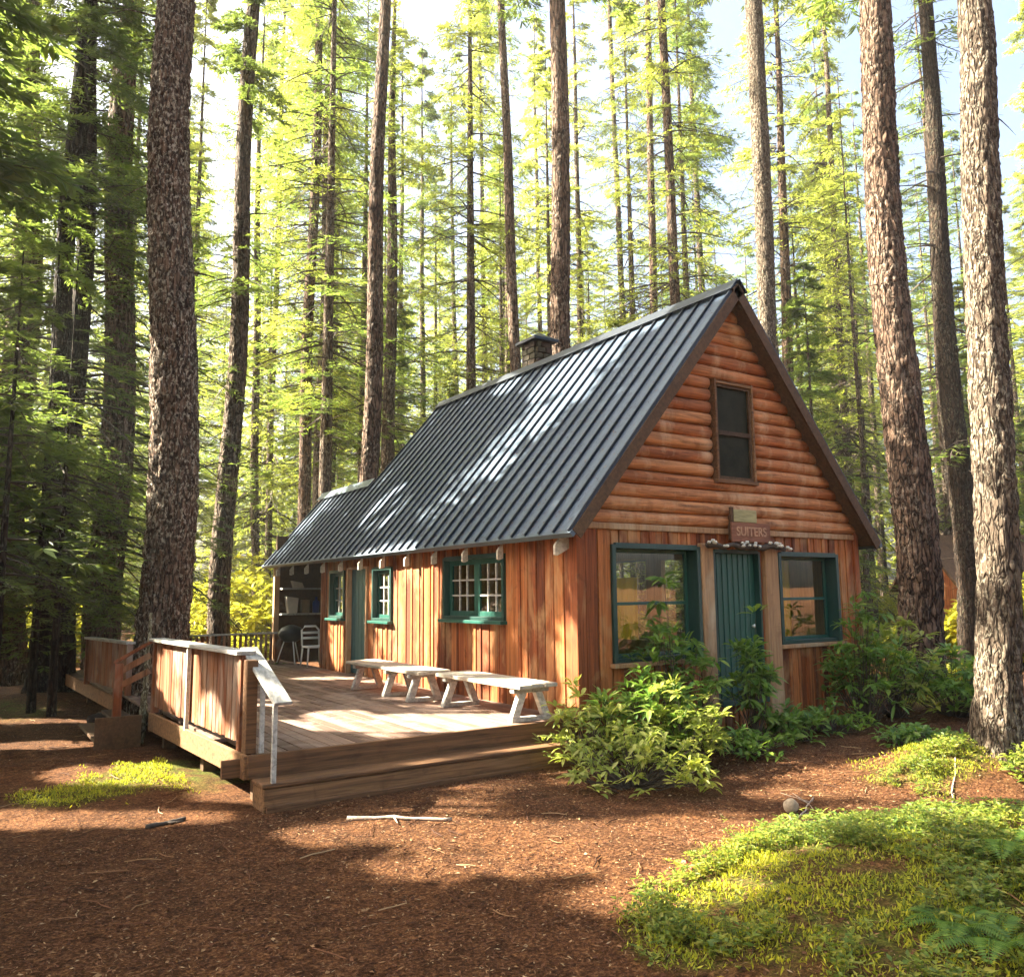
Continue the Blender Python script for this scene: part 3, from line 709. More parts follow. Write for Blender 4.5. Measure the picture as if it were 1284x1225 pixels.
for sx in (-1, 1):
    for sy in (-1, 1):
        mb = MB(); mb.tube([(cx+sx*.18, cy+sy*.18, .379), (cx+sx*.21, cy+sy*.21, 0)], [.02, .017], 8); mb.build('leg', M['white'], c, True)
mb = MB(); mb.tube([(cx-.19, cy+.2, .42), (cx-.19, cy+.24, .74), (cx-.12, cy+.25, .82), (cx+.12, cy+.25, .82), (cx+.19, cy+.24, .74), (cx+.19, cy+.2, .42)], [.022]*6, 8)
for z in (.55, .66): mb.box(cx-.18, cx+.18, cy+.215, cy+.235, z, z+.05)
mb.build('backrest', M['white'], c, True)
g = empty('barbecue_grill', (-.15, 10.1, 0)); tag(g, 'black kettle grill on splayed pale legs under the porch roof', 'grill')
gx_, gy_ = -.12, 10.1
mb = MB(); mb.tube([(gx_, gy_, .46+.0), (gx_, gy_, .52), (gx_, gy_, .62), (gx_, gy_, .68), (gx_, gy_, .78), (gx_, gy_, .84)], [.12, .22, .28, .285, .2, .05], 20); mb.build('bowl', M['black'], g, True)
for a in (.6, 2.7, 4.7):
    mb = MB(); mb.tube([(gx_+.14*math.cos(a), gy_+.14*math.sin(a), .5), (gx_+.3*math.cos(a), gy_+.3*math.sin(a), 0)], [.014, .014], 8); mb.build('leg', M['white'], g, True)
mb = MB(); mb.box(gx_-.05, gx_+.05, gy_-.015, gy_+.015, .845, .87); mb.build('handle', M['darkwood'], g)
def goods(name, label, cat, mb, mat, smooth=False): tag(mb.build(name, mat, None, smooth, 0 if smooth else .008), label, cat)
mb = MB(); mb.hexa([(.22, 11.36, 1.062), (.44, 11.36, 1.062), (.44, 11.5, 1.062), (.22, 11.5, 1.062), (.16, 11.34, 1.46), (.46, 11.34, 1.42), (.46, 11.48, 1.42), (.16, 11.48, 1.46)]); goods('paper_bag', 'creased pale paper bag on the porch shelf', 'bag', mb, M['paper'])
mb = MB(); mb.box(.56, .74, 11.36, 11.5, 1.062, 1.38); goods('carton', 'brown carton on the porch shelf beside the paper bag', 'box', mb, M['box'])
mb = MB(); mb.tube([(.92, 11.42, 1.062), (.92, 11.42, 1.3), (.92, 11.42, 1.34), (.92, 11.42, 1.37), (.92, 11.42, 1.44)], [.085, .085, .07, .03, .03], 14); goods('bottle', 'blue plastic jug at the right end of the porch shelf', 'jug', mb, M['blue'], True)
mb = MB(); mb.hexa([(.35, 11.36, 1.662), (.6, 11.36, 1.662), (.6, 11.5, 1.662), (.35, 11.5, 1.662), (.3, 11.36, 1.83), (.55, 11.36, 1.78), (.55, 11.5, 1.78), (.3, 11.5, 1.83)]); goods('carton', 'tilted pale carton on the upper porch shelf', 'box', mb, M['paper'])

# ------------------------------------------------------------------ canopy cut open so sun lands on these spots (ground / deck / wall, metres)
RH = -LEFT
def gp(x, y): return at_plane(x, y, 2, GZ)[:2]
SPOT_G = []   # centre, half length along camera-right, half depth, height
def spot(x, y, hl, hd, z=GZ): SPOT_G.append((*at_plane(x, y, 2, z)[:2], hl, hd, z))
spot(520, 1042, 1.0, .32); spot(690, 1048, 1.0, .38); spot(840, 1044, .8, .28); spot(640, 1085, .9, .2)
spot(215, 975, 1.0, .42); spot(120, 970, .5, .3); spot(60, 1030, .9, .22); spot(190, 1024, .6, .2)
spot(40, 935, .8, .25); spot(60, 905, .9, .18); spot(330, 970, .35, .2)
spot(930, 1080, .8, .38); spot(1060, 1060, .7, .35); spot(1165, 980, 1.0, .6); spot(850, 1130, .6, .3); spot(1000, 992, .7, .16); spot(1240, 1050, .5, .3)
spot(540, 905, 1.6, .58, 0); spot(420, 895, .35, .3, 0); spot(480, 868, .9, .12, 0); spot(270, 945, .5, .5, -.1); spot(410, 850, .6, .25, 0)
spot(780, 940, .6, .7, 0.2); spot(1190, 850, 1.2, 1.6); spot(1090, 800, .4, .9, .6)
SPOT_W = [(4.3, 1.0, .85, .95), (.12, .45, .16, .6), (3.9, .9, .55, 1.1), (4.9, 1.3, .25, .8), (2.5, .6, .5, .5), (5.5, 1.4, .5, .6), (6.5, 1.1, .2, .7), (3.55, 1.3, .12, .6), (3.0, .4, .2, .5), (7.6, .7, .4, .6), (1.0, .3, .12, .3)]  # y, z, half y, half z on X=0
SPOT_R = [(6.6, .5, .7)]    # y, x, radius on the roof
SPOT_V = [(-3.9, .4, 2.2, .45, .55), (-4.05, .5, 3.0, .25, .5), (-3.75, .75, -.05, .45, .3)]   # x, z, y, half z, half y: railing face
SPOT_S = []   # sunlit stretches of trunks: point, radius
def lit(P):
    P = np.asarray(P); jit = 0
    out = np.zeros(len(P), bool)
    for cx, cy, hl, hd, z in SPOT_G:
        t = (P[:, 2]-z)/SUN[2]; qx = P[:, 0]-SUN[0]*t-cx; qy = P[:, 1]-SUN[1]*t-cy
        a = (qx*RH[0]+qy*RH[1])/hl; b = (qx*FWH[0]+qy*FWH[1])/hd
        out |= a*a+b*b < 1.35
    t = P[:, 0]/SUN[0]; wy = P[:, 1]-SUN[1]*t; wz = P[:, 2]-SUN[2]*t
    for y, z, hy, hz in SPOT_W: out |= (t > 0) & (((wy-y)/hy)**2+((wz-z)/hz)**2 < 1.3)
    for y, x, r in SPOT_R:
        c = np.array((x, y, zl(x))); v = P-c; v = v-np.outer(v@SUN, SUN); out |= (v*v).sum(1) < r*r
    for x, z, y, hz, hy in SPOT_V:
        t = (P[:, 0]-x)/SUN[0]; out |= (t > 0) & (((P[:, 1]-SUN[1]*t-y)/hy)**2+((P[:, 2]-SUN[2]*t-z)/hz)**2 < 1.2)
    for c, r in SPOT_S: v = P-c; a = v@SUN; v = v-np.outer(a, SUN); out |= (a > .3) & ((v*v).sum(1) < r*r)
    return out

# ------------------------------------------------------------------ vegetation generators
def kites(P, D, N, l, w):
    """one folded leaf quad per row"""
    D = D/np.linalg.norm(D, axis=1, keepdims=True); S = np.cross(D, N); S /= np.linalg.norm(S, axis=1, keepdims=True)+1e-9
    U = np.cross(S, D); l = np.broadcast_to(l, (len(P),))[:, None]; w = np.broadcast_to(w, (len(P),))[:, None]
    m = P+D*l*.45+U*w*.15
    V = np.stack([P, m+S*w*.5, P+D*l, m-S*w*.5], 1).reshape(-1, 3)
    F = np.arange(len(V)).reshape(-1, 4); return V, F
def quadmesh(name, parts):
    """parts: list of (V,F quads,mat index)"""
    Vs, Fs, Ms, b = [], [], [], 0
    for V, F_, m in parts:
        if len(V) == 0: continue
        Vs.append(V); Fs.append(F_+b); Ms.append(np.full(len(F_), m)); b += len(V)
    return np_mesh(name, np.concatenate(Vs), np.concatenate(Fs), np.concatenate(Ms))
def vtubes(C, R, n=3):
    """C (k, s, 3) many polylines, R (k, s) -> quads"""
    k, s, _ = C.shape; D = np.gradient(C, axis=1); D /= np.linalg.norm(D, axis=2, keepdims=True)+1e-9
    ref = np.where(np.abs(D[..., 2:3]) < .9, np.array([0, 0, 1.]), np.array([1., 0, 0]))
    X = np.cross(D, ref); X /= np.linalg.norm(X, axis=2, keepdims=True)+1e-9; Y = np.cross(D, X)
    a = np.arange(n)*2*math.pi/n
    V = C[:, :, None]+R[:, :, None, None]*(X[:, :, None]*np.cos(a)[None, None, :, None]+Y[:, :, None]*np.sin(a)[None, None, :, None])
    I = np.arange(k*s*n).reshape(k, s, n); J = np.roll(I, -1, axis=2)
    F = np.stack([I[:, :-1], J[:, :-1], J[:, 1:], I[:, 1:]], -1).reshape(-1, 4)
    return V.reshape(-1, 3), F
def crown_mesh(seed, z0, z1, nb, rmax, nt=9, m=8, ll=.3, lw=.07, droop=.28, dead=0., base=.45, axis=None, keep=None, world=None, name='crown', leafkeep=1.):
    g = np.random.default_rng(seed)
    z = np.sort(z0+(z1-z0)*g.random(nb)**1.05); u = (z-z0)/(z1-z0)
    L = rmax*(np.minimum(1, base+u*2.4))*((1-u)**.75*.92+.08)*g.uniform(.6, 1.15, nb)
    az = g.random(nb)*2*math.pi; s0 = g.uniform(-.18, .25, nb)-.1*(1-u); dr = droop*g.uniform(.5, 1.4, nb)
    ax = axis(z) if axis is not None else np.zeros((nb, 2))
    B = np.stack([ax[:, 0], ax[:, 1], z], 1); H = np.stack([np.cos(az), np.sin(az), az*0], 1)
    wob = g.uniform(-.12, .12, (nb, 1)); PH = np.stack([-np.sin(az), np.cos(az), az*0], 1)
    def pos(t):   # t (nb, k)
        return B[:, None]+H[:, None]*(L[:, None]*t)[..., None]+PH[:, None]*(L[:, None]*wob*np.sin(t*3.))[..., None]+np.array([0, 0, 1.])*(L[:, None]*(s0[:, None]*t-dr[:, None]*t*t))[..., None]
    ts = np.linspace(0, 1, 6)[None].repeat(nb, 0)
    Wv, Wf = vtubes(pos(ts), (.008+.010*L[:, None])*(1.05-ts))
    tj = np.linspace(.2, 1, nt)[None]+g.uniform(-.03, .03, (nb, nt)); P = pos(tj)
    side = np.where(np.arange(nt) % 2, 1, -1)[None]*np.ones((nb, 1)); ta = az[:, None]+side*g.uniform(.75, 1.25, (nb, nt)); ta[:, -1] = az
    lt = L[:, None]*(.40*(1.1-tj)+.08)*g.uniform(.7, 1.2, (nb, nt))
    TD = np.stack([np.cos(ta), np.sin(ta), g.uniform(-.45, .05, (nb, nt))], -1); TD /= np.linalg.norm(TD, axis=-1, keepdims=True)
    uk = (np.arange(m)+.5)/m; uk = uk[None, None]+g.uniform(-.05, .05, (nb, nt, m))
    LP = P[:, :, None]+TD[:, :, None]*(lt[..., None]*uk)[..., None]
    ls = np.where(np.arange(m) % 2, 1, -1)[None, None]; la = ta[..., None]+ls*g.uniform(.3, .95, (nb, nt, m))
    LD = np.stack([np.cos(la), np.sin(la), g.uniform(-.55, .15, la.shape)], -1).reshape(-1, 3)
    alive = (g.random(nb) > dead*np.clip(1.5-1.6*u, 0, 1))
    al = np.broadcast_to(alive[:, None, None], la.shape).ravel() & (g.random(la.size) < leafkeep)
    LPf = LP.reshape(-1, 3)
    if keep is not None:
        off = world if world is not None else np.zeros(3); q = LD/np.linalg.norm(LD, axis=1, keepdims=True)*ll; al &= ~(keep(LPf+off) | keep(LPf+q*.5+off) | keep(LPf+q+off))
    N = np.stack([g.normal(0, .45, la.size), g.normal(0, .45, la.size), np.ones(la.size)], 1)
    l = ll*g.uniform(.6, 1.25, la.size)
    sel = np.where(al)[0]
    V, F_ = kites(LPf[sel], LD[sel], N[sel], l[sel], (lw*g.uniform(.7, 1.3, la.size))[sel])
    # bare twigs
    tw = np.stack([P, P+TD*(lt*.95)[..., None]], 2).reshape(-1, 2, 3); R2 = np.tile(np.array([[.006, .003]]), (len(tw), 1))
    Tv, Tf = vtubes(tw, R2*(1 if ll > .2 else .7))
    if keep is not None:
        Wf = Wf[~(keep(Wv[Wf[:, 0]]+off) | keep(Wv[Wf].mean(1)+off))]; Tf = Tf[~(keep(Tv[Tf[:, 0]]+off) | keep(Tv[Tf].mean(1)+off) | keep(Tv[Tf[:, 2]]+off))]
    return quadmesh(name, [(Wv, Wf, 0), (Tv, Tf, 0), (V, F_, 1)])

def trunk_mesh(H, rfun, axis, n=14, fine=0., amp=.05, flare=.4, seed=0, zlow=-.25, stubs=0, ztop=None):
    if fine > 0: zs = np.concatenate([np.linspace(zlow, fine, int((fine-zlow)/.045)), np.linspace(fine, H, 14)[1:]])
    else: zs = np.concatenate([np.linspace(zlow, 1.2, 6), np.linspace(1.2, H, 22)[1:]])
    th = np.arange(n)*2*math.pi/n; Z, T = np.meshgrid(zs, th, indexing='ij')
    r = rfun(np.maximum(Z, 0)); fl = np.exp(-np.maximum(Z, 0)/.32)
    r = r*(1+flare*fl*(.7+.6*np.cos(T*(3+seed % 3)+seed)))
    cx, cy = np.cos(T), np.sin(T)
    fr = max(3., 3.2)
    p1 = np.stack([cx*2.4+seed, cy*2.4, Z*.8], -1); r = r*(1+.10*(fbm(p1, seed)-.5))
    if fine > 0:
        rm = float(rfun(np.array(1.))); k = rm*2*math.pi/.11/ (2*math.pi)
        p2 = np.stack([cx*k*1.5, cy*k*1.5+seed, Z*4.2], -1)
        ridge = np.abs(fbm(p2, seed+5, 3)-.5)*2
        p3 = np.stack([cx*k*4, cy*k*4, Z*16+seed], -1)
        r = r*(1+amp*(np.minimum(ridge*2.2, .7)-.45)+amp*.9*(fbm(p3, seed+8, 2)-.5))
    a = axis(Z.ravel()).reshape(*Z.shape, 2)
    V = np.stack([a[..., 0]+r*cx, a[..., 1]+r*cy, Z], -1).reshape(-1, 3)
    I = np.arange(Z.size).reshape(Z.shape); J = np.roll(I, -1, axis=1)
    F_ = np.stack([I[:-1], J[:-1], J[1:], I[1:]], -1).reshape(-1, 4)
    if stubs:
        g = np.random.default_rng(seed+99); zz = g.uniform(1.8, ztop or H*.7, stubs); az = g.random(stubs)*6.283; L = g.uniform(.12, 1.3, stubs)*g.uniform(.4, 1, stubs)
        A = axis(zz); t = np.linspace(0, 1, 5)[None]; rr = rfun(zz)*.8
        C = np.stack([A[:, :1]+np.cos(az)[:, None]*(rr[:, None]+L[:, None]*t), A[:, 1:]+np.sin(az)[:, None]*(rr[:, None]+L[:, None]*t), zz[:, None]+L[:, None]*(g.uniform(-.35, .35, (stubs, 1))*t-.25*t*t)], -1)
        sv, sf = vtubes(C, (.006+.013*L[:, None])*(1.1-t), 4)
        F_ = np.concatenate([F_, sf+len(V)]); V = np.concatenate([V, sv])
    me = np_mesh('trunk', V, F_, None, True)
    return me

# shared crowns, in metres over a 26 m tree
CM = {}
def shared(k):
    if k not in CM:
        if k.startswith('tall'): s = int(k[4:]); CM[k] = crown_mesh(100+s, 5.5, 27, 150, 3.1, 12, 15, .225, .033, .28, .42, .5, leafkeep=.9)
        if k.startswith('high'): s = int(k[4:]); CM[k] = crown_mesh(200+s, 15., 31, 80, 3.4, 10, 13, .3, .045, .26, .3, .5)
        if k.startswith('young'): s = int(k[5:]); CM[k] = crown_mesh(300+s, .7, 13, 150, 2.7, 12, 13, .2, .031, .24, .06, .8)
        if k.startswith('branchy'): s = int(k[7:]); CM[k] = crown_mesh(400+s, 3.5, 24, 95, 2.6, 10, 11, .25, .036, .2, .7, .6, leafkeep=.7)
    if not CM[k].materials: CM[k].materials.append(M['twig']); CM[k].materials.append(M['needle_mid' if k in ('tall2', 'young2', 'branchy1', 'branchy2', 'high1', 'high3') else 'needle_far'])
    return CM[k]
def make_tree(name, label, cat, base, trunk, crown, tmat, cmat, group=None, scale=1., rz=0., cscale=None):
    r = empty(name, base, rz); r.scale = (scale,)*3; tag(r, label, cat, group)
    t = bpy.data.objects.new('trunk', trunk); link(t, r)
    if not trunk.materials: trunk.materials.append(M[tmat])
    if crown is not None:
        c = bpy.data.objects.new('crown', crown); link(c, r)
        if not crown.materials: crown.materials.append(M['twig']); crown.materials.append(M[cmat])
        if cscale: c.scale = (cscale[0], cscale[0], cscale[1])
    return r
def px_axis(x1, y1, w1, x2, y2, w2, d):
    """trunk axis and radii from two points seen on it, standing on a vertical plane d metres ahead"""
    def pt(x, y):
        v = ray(x, y); return CAM+v*(d/(v@FWH)), (d/(v@FWH))
    (A, ta), (B, tb) = pt(x1, y1), pt(x2, y2)
    if A[2] > B[2]: A, B, ta, tb, w1, w2 = B, A, tb, ta, w2, w1
    s = (B-A)/(B[2]-A[2]); ra, rb = w1*ta/FPX/2, w2*tb/FPX/2
    g0 = A+s*(GZ-A[2]); g0[2] = float(gh(g0[0], g0[1])); zz = g0[2]
    sx, sy = s[0], s[1]; za, zb = A[2]-zz, B[2]-zz
    slope = (rb-ra)/(zb-za); H = max(zb+11, 24.)
    def rf(z):
        z = np.asarray(z, float); rr = ra+(np.minimum(z, zb)-za)*slope; rr = np.where(z > zb, rb*(1-.93*(z-zb)/(H-zb)), rr); return np.maximum(rr, .02)
    bend = .16*(ra*2)
    def ax(z):
        z = np.asarray(z, float); w = np.minimum(np.maximum(z, 0), zb); return np.stack([sx*w+bend*np.sin(z*.5+x1)*np.minimum(z/2, 1), sy*w+bend*np.cos(z*.43+x1)*np.minimum(z/2, 1)-bend*0], -1)
    return g0, rf, ax, H, zb

# ------------------------------------------------------------------ trees one can tell apart in the photograph
TREES = [
 # label, (x1,y1,w1,x2,y2,w2,d), bark, crown kind, crown material, options
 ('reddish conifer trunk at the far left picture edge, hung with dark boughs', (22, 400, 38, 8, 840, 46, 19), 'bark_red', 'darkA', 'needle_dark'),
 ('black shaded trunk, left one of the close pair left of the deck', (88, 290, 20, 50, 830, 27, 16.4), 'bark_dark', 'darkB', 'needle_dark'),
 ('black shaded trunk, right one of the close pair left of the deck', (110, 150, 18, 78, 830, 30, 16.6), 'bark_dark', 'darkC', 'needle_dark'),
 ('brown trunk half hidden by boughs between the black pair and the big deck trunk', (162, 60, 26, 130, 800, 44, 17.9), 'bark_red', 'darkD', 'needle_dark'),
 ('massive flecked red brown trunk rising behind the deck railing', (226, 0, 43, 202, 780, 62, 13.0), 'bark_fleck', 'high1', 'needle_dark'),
 ('straight trunk with white sunlit left edge behind the back deck railing', (318, 0, 16, 277, 780, 27, 20.5), 'bark_far', 'darkE', 'needle_dark'),
 ('thin dark trunk left of the low rear roof', (352, 180, 6, 335, 690, 9, 32), 'bark_far', 'young1', 'needle_far'),
 ('slim brown trunk just left of the thin dark one by the rear roof', (322, 300, 8, 320, 690, 11, 30), 'bark_far', 'branchy1', 'needle_mid'),
 ('tall pale brown trunk rising just behind the low rear roof end', (402, 20, 9, 380, 620, 16, 26), 'bark_red', 'tall1', 'needle_far'),
 ('left trunk of a close pair above the low rear roof', (410, 200, 9, 402, 600, 16, 29), 'bark_far', 'tall2', 'needle_far'),
 ('right trunk of a close pair above the low rear roof', (424, 200, 8, 415, 600, 12, 34), 'bark_far', 'branchy2', 'needle_mid'),
 ('thick dark brown trunk behind the step between low and high roof', (482, 0, 14, 462, 590, 23, 21.5), 'bark_red', 'high2', 'needle_mid'),
 ('brown trunk close to the right of the thick one behind the roof step', (492, 230, 11, 488, 550, 16, 27), 'bark_far', 'branchy3', 'needle_mid'),
 ('spindly trunk right of the thick trunk behind the roof step', (504, 250, 5, 501, 540, 7, 44), 'bark_far', 'tall3', 'needle_far'),
 ('spindly trunk above the rear end of the main ridge', (529, 270, 5, 530, 520, 7, 46), 'bark_far', 'young2', 'needle_far'),
 ('thin trunk with green crown top standing behind the middle of the ridge', (603, 150, 4, 608, 470, 7, 46), 'bark_far', 'young3', 'needle_far'),
 ('tall slender brown trunk left of the chimney, leaning slightly', (628, 0, 9, 647, 455, 14, 26), 'bark_red', 'high3', 'needle_mid'),
 ('thin trunk hugging the left side of the slender one by the chimney', (634, 200, 5, 637, 455, 7, 38), 'bark_far', 'branchy1', 'needle_mid'),
 ('thick smooth reddish trunk standing right of the chimney', (699, 0, 20, 705, 425, 25, 20), 'bark_red', 'high1', 'needle_mid'),
 ('thin dark trunk right of the thick reddish trunk by the chimney', (722, 150, 5, 728, 420, 8, 38), 'bark_far', 'tall1', 'needle_far'),
 ('thin dark trunk rising over the middle of the right ridge half', (763, 0, 5, 781, 395, 8, 40), 'bark_far', 'branchy2', 'needle_mid'),
 ('faint thin trunk between the chimney trunks', (672, 200, 4, 677, 420, 6, 50), 'bark_far', 'young1', 'needle_far'),
 ('faint thin trunk over the rear third of the main ridge', (566, 250, 4, 571, 470, 6, 52), 'bark_far', 'tall2', 'needle_far'),
 ('left brown trunk of two side by side left of the gable peak', (812, 0, 7, 819, 370, 10, 32), 'bark_red', 'branchy3', 'needle_mid'),
 ('right darker trunk of two side by side left of the gable peak', (829, 0, 10, 847, 365, 13, 27), 'bark_red', 'tall3', 'needle_far'),
 ('thin trunk nearest the left of the gable peak', (868, 130, 6, 879, 350, 8, 40), 'bark_far', 'young2', 'needle_far'),
 ('tall trunk with dazzling white sunlit side just right of the gable peak', (946, 0, 21, 960, 390, 22, 21), 'bark_grey', 'high2', 'needle_mid'),
 ('brown trunk right of the white sunlit one behind the gable', (977, 80, 7, 987, 460, 14, 30), 'bark_red', 'tall1', 'needle_far'),
 ('thin dark trunk with bushy top behind the right roof slope', (1036, 80, 6, 1062, 600, 9, 36), 'bark_far', 'young3', 'needle_far'),
 ('massive brown furrowed trunk just right of the cabin', (1095, 0, 36, 1144, 700, 50, 15.5), 'bark_red', 'high3', 'needle_mid'),
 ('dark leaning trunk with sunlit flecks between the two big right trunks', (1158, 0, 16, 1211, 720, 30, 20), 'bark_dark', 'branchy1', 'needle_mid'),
 ('thin dark trunk tucked left of the leaning flecked one', (1170, 300, 7, 1193, 740, 11, 28), 'bark_far', 'branchy2', 'needle_mid'),
 ('nearest trunk, thick with pale grey lichen, at the right picture edge', (1234, 60, 40, 1250, 880, 52, 8.95), 'bark_grey', 'high2', 'needle_mid'),
 ('thin shaded trunk beside the right rear corner of the cabin', (1080, 560, 6, 1088, 740, 8, 33), 'bark_far', 'branchy3', 'needle_mid'),
]
DARK = {'darkA': (501, 1.2, 17, 150, 3.6), 'darkB': (502, 1.6, 18, 170, 3.4), 'darkC': (503, 2.8, 19, 150, 3.3), 'darkD': (504, 1.6, 20, 165, 3.6), 'darkE': (505, 5.0, 20, 85, 2.3)}
TREEPOS = []
for x, y, d, r in ((946, 60, 21, 1.), (950, 200, 21, 1.2), (955, 320, 21, 1.), (1232, 60, 8.95, .5), (1236, 140, 8.95, .5), (1244, 260, 8.95, .6), (1252, 420, 8.95, .7), (1252, 560, 8.95, .4), (1250, 700, 8.95, .35), (290, 560, 20.5, .8), (284, 680, 20.5, .8), (278, 760, 20.5, .6), (1200, 560, 20, .8), (1205, 680, 20, .7), (466, 520, 21.5, .7), (226, 150, 15, .6), (205, 620, 15, .4), (1105, 90, 15.5, .4), (384, 560, 26, .7), (60, 500, 13, .5), (120, 420, 13, .6), (30, 450, 12, .6), (90, 690, 12, .4), (830, 250, 27, .8), (700, 300, 20, .5), (640, 400, 26, .6)):
    v = ray(x, y); SPOT_S.append((CAM+v*(d/(v@FWH)), r))
def crown_of(t): return [q for q in t.children if q.name.startswith('crown')][0]
def sun_cut_crown(r, c):
    """cut faces out of a copied crown so sun reaches the chosen spots"""
    me = c.data; n = len(me.vertices); V = np.empty(n*3, np.float32); me.vertices.foreach_get('co', V); V = V.reshape(-1, 3).astype(float)
    Mx = np.array(Matrix.LocRotScale(r.location, r.rotation_euler, r.scale) @ Matrix.LocRotScale(c.location, c.rotation_euler, c.scale))
    Wp = V@Mx[:3, :3].T+Mx[:3, 3]
    nf = len(me.polygons); L = np.empty(nf*4, np.int32); me.loops.foreach_get('vertex_index', L); L = L.reshape(-1, 4); mi = np.empty(nf, np.int32); me.polygons.foreach_get('material_index', mi)
    k = lit(Wp[L].mean(1)) | lit(Wp[L[:, 0]]) | lit(Wp[L[:, 2]])
    if k.sum() < 6: return
    L2 = L[~k]; u, inv = np.unique(L2, return_inverse=True); m2 = np_mesh('crown', V[u], inv.reshape(-1, 4), mi[~k])
    for m in me.materials: m2.materials.append(m)
    c.data = m2
for i, (lab, spec, bk, ck, cm_) in enumerate(TREES):
    base, rf, ax, H, zb = px_axis(*spec); d = spec[-1]
    near = d < 22
    n = 56 if d < 16 else (36 if near else 12)
    fine = (zb+.5 if d < 12 else min(zb+.5, 13.5)) if near else 0
    tm = trunk_mesh(H, rf, ax, n, fine, .17 if d < 16 else .14, .42 if d < 16 else .25, i+1, -.3, 26 if d > 12 else 7, min(H*.8, zb+4))
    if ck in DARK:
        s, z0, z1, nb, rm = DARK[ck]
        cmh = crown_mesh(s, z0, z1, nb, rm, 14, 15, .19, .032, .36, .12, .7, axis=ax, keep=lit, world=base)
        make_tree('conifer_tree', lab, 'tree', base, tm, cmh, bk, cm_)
    else:
        t = make_tree('conifer_tree', lab, 'tree', base, tm, shared(ck) if cm_ == 'needle_mid' or not ck.startswith('high') else shared(ck), bk, cm_)
        c = crown_of(t); a = ax(np.array(14.)); c.rotation_euler[2] = i*1.7
        if ck.startswith('high'): c.location = (float(a[0]), float(a[1]), max(0, zb-14.5)); c.rotation_euler[2] = i*1.1
        elif ck.startswith('young'): c.scale = (1.15, 1.15, (H-.3)/13); c.location = (float(a[0])*.6, float(a[1])*.6, 0)
        else: c.scale[2] = (H-.2)/(27 if ck.startswith('tall') else 24); c.location = (float(a[0])*.8, float(a[1])*.8, 0)
        sun_cut_crown(t, c)
    TREEPOS.append(base)

for x, y, d, hgt, sd, lab in ((-8, 860, 11.6, 1.0, 601, 'dark young conifer with drooping boughs at the far left picture edge'), (66, 860, 13.6, 1.1, 602, 'young hemlock with pale drooping boughs between the black pair and the brown trunk'), (40, 860, 14.0, 1.4, 603, 'taller young conifer drooping in front of the close black pair')):
    b_ = CAM+ray(x, y)*(d/(ray(x, y)@FWH)); b_[2] = float(gh(b_[0], b_[1]))
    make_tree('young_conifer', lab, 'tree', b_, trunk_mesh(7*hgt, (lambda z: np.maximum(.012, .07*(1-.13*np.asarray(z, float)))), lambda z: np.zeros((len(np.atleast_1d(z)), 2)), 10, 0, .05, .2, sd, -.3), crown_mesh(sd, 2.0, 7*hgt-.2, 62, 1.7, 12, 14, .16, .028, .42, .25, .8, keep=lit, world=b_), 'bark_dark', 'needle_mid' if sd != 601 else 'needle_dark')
# slim leaning lichen-covered sapling by the deck corner
sp = [(176, 924, 11.2), (181, 880, 11.2), (186, 820, 11.2), (190, 768, 11.25)]
pts = [CAM+ray(x, y)*(d/(ray(x, y)@FWH)) for x, y, d in sp]; pts[0][2] = float(gh(pts[0][0], pts[0][1]))-.05
sap = empty('sapling', pts[0]); tag(sap, 'slim pale lichen covered sapling leaning against the deck corner', 'tree')
mb = MB(); P = np.array(pts); Pi = np.concatenate([P[k]+(P[k+1]-P[k])*np.linspace(0, 1, 9)[:-1, None] for k in range(len(P)-1)]+[P[-1:]]); g = np.random.default_rng(2); Pi = Pi+g.normal(0, .007, Pi.shape)
mb.tube(Pi, np.linspace(.06, .02, len(Pi))*g.uniform(.85, 1.15, len(Pi)), 10); mb.build('trunk', M['bark_moss'], sap, True)

# ------------------------------------------------------------------ the forest behind, out of copies
def inbeam(x, y):
    for cx, cy in ((-3.3, -1.6), (-4.3, 1.6), (-1.5, 1.5), (0, 4), (1.8, -3.2), (0, -4), (1, 5)):
        v = np.array([x-cx, y-cy]); h = SUN[:2]/np.linalg.norm(SUN[:2]); a = v@h; p = abs(v[0]*h[1]-v[1]*h[0])
        if a > 0 and a < 42 and p < 5.5: return True
    return False
rnd = random.Random(21)
zz = lambda H, r0: (lambda z: np.maximum(.015, r0*(1-.95*np.asarray(z, float)/H)))
straight = lambda z: np.zeros((len(np.atleast_1d(z)), 2))
TMS = [trunk_mesh(27, zz(27, .21), straight, 10, 0, .05, .25, 40+k, -.4, 40, 18) for k in range(3)]
TMY = [trunk_mesh(13, zz(13, .11), straight, 8, 0, .05, .25, 50+k, -.4, 10, 8) for k in range(2)]
KIND = [('tall1', 'needle_far', 0), ('tall2', 'needle_far', 0), ('tall3', 'needle_far', 0), ('branchy1', 'needle_mid', 0), ('young1', 'needle_far', 1), ('young2', 'needle_far', 1), ('young3', 'needle_far', 1)]
LAB = {'tall': ('tall slim sunlit conifer far behind the cabin among many alike', 'tall conifers in the far forest'), 'branchy': ('slim bare-branched conifer far behind the cabin among many alike', 'bare conifers in the far forest'), 'young': ('young bright green conifer in the forest behind the cabin', 'young conifers in the forest')}
cnt = 0; placed = []
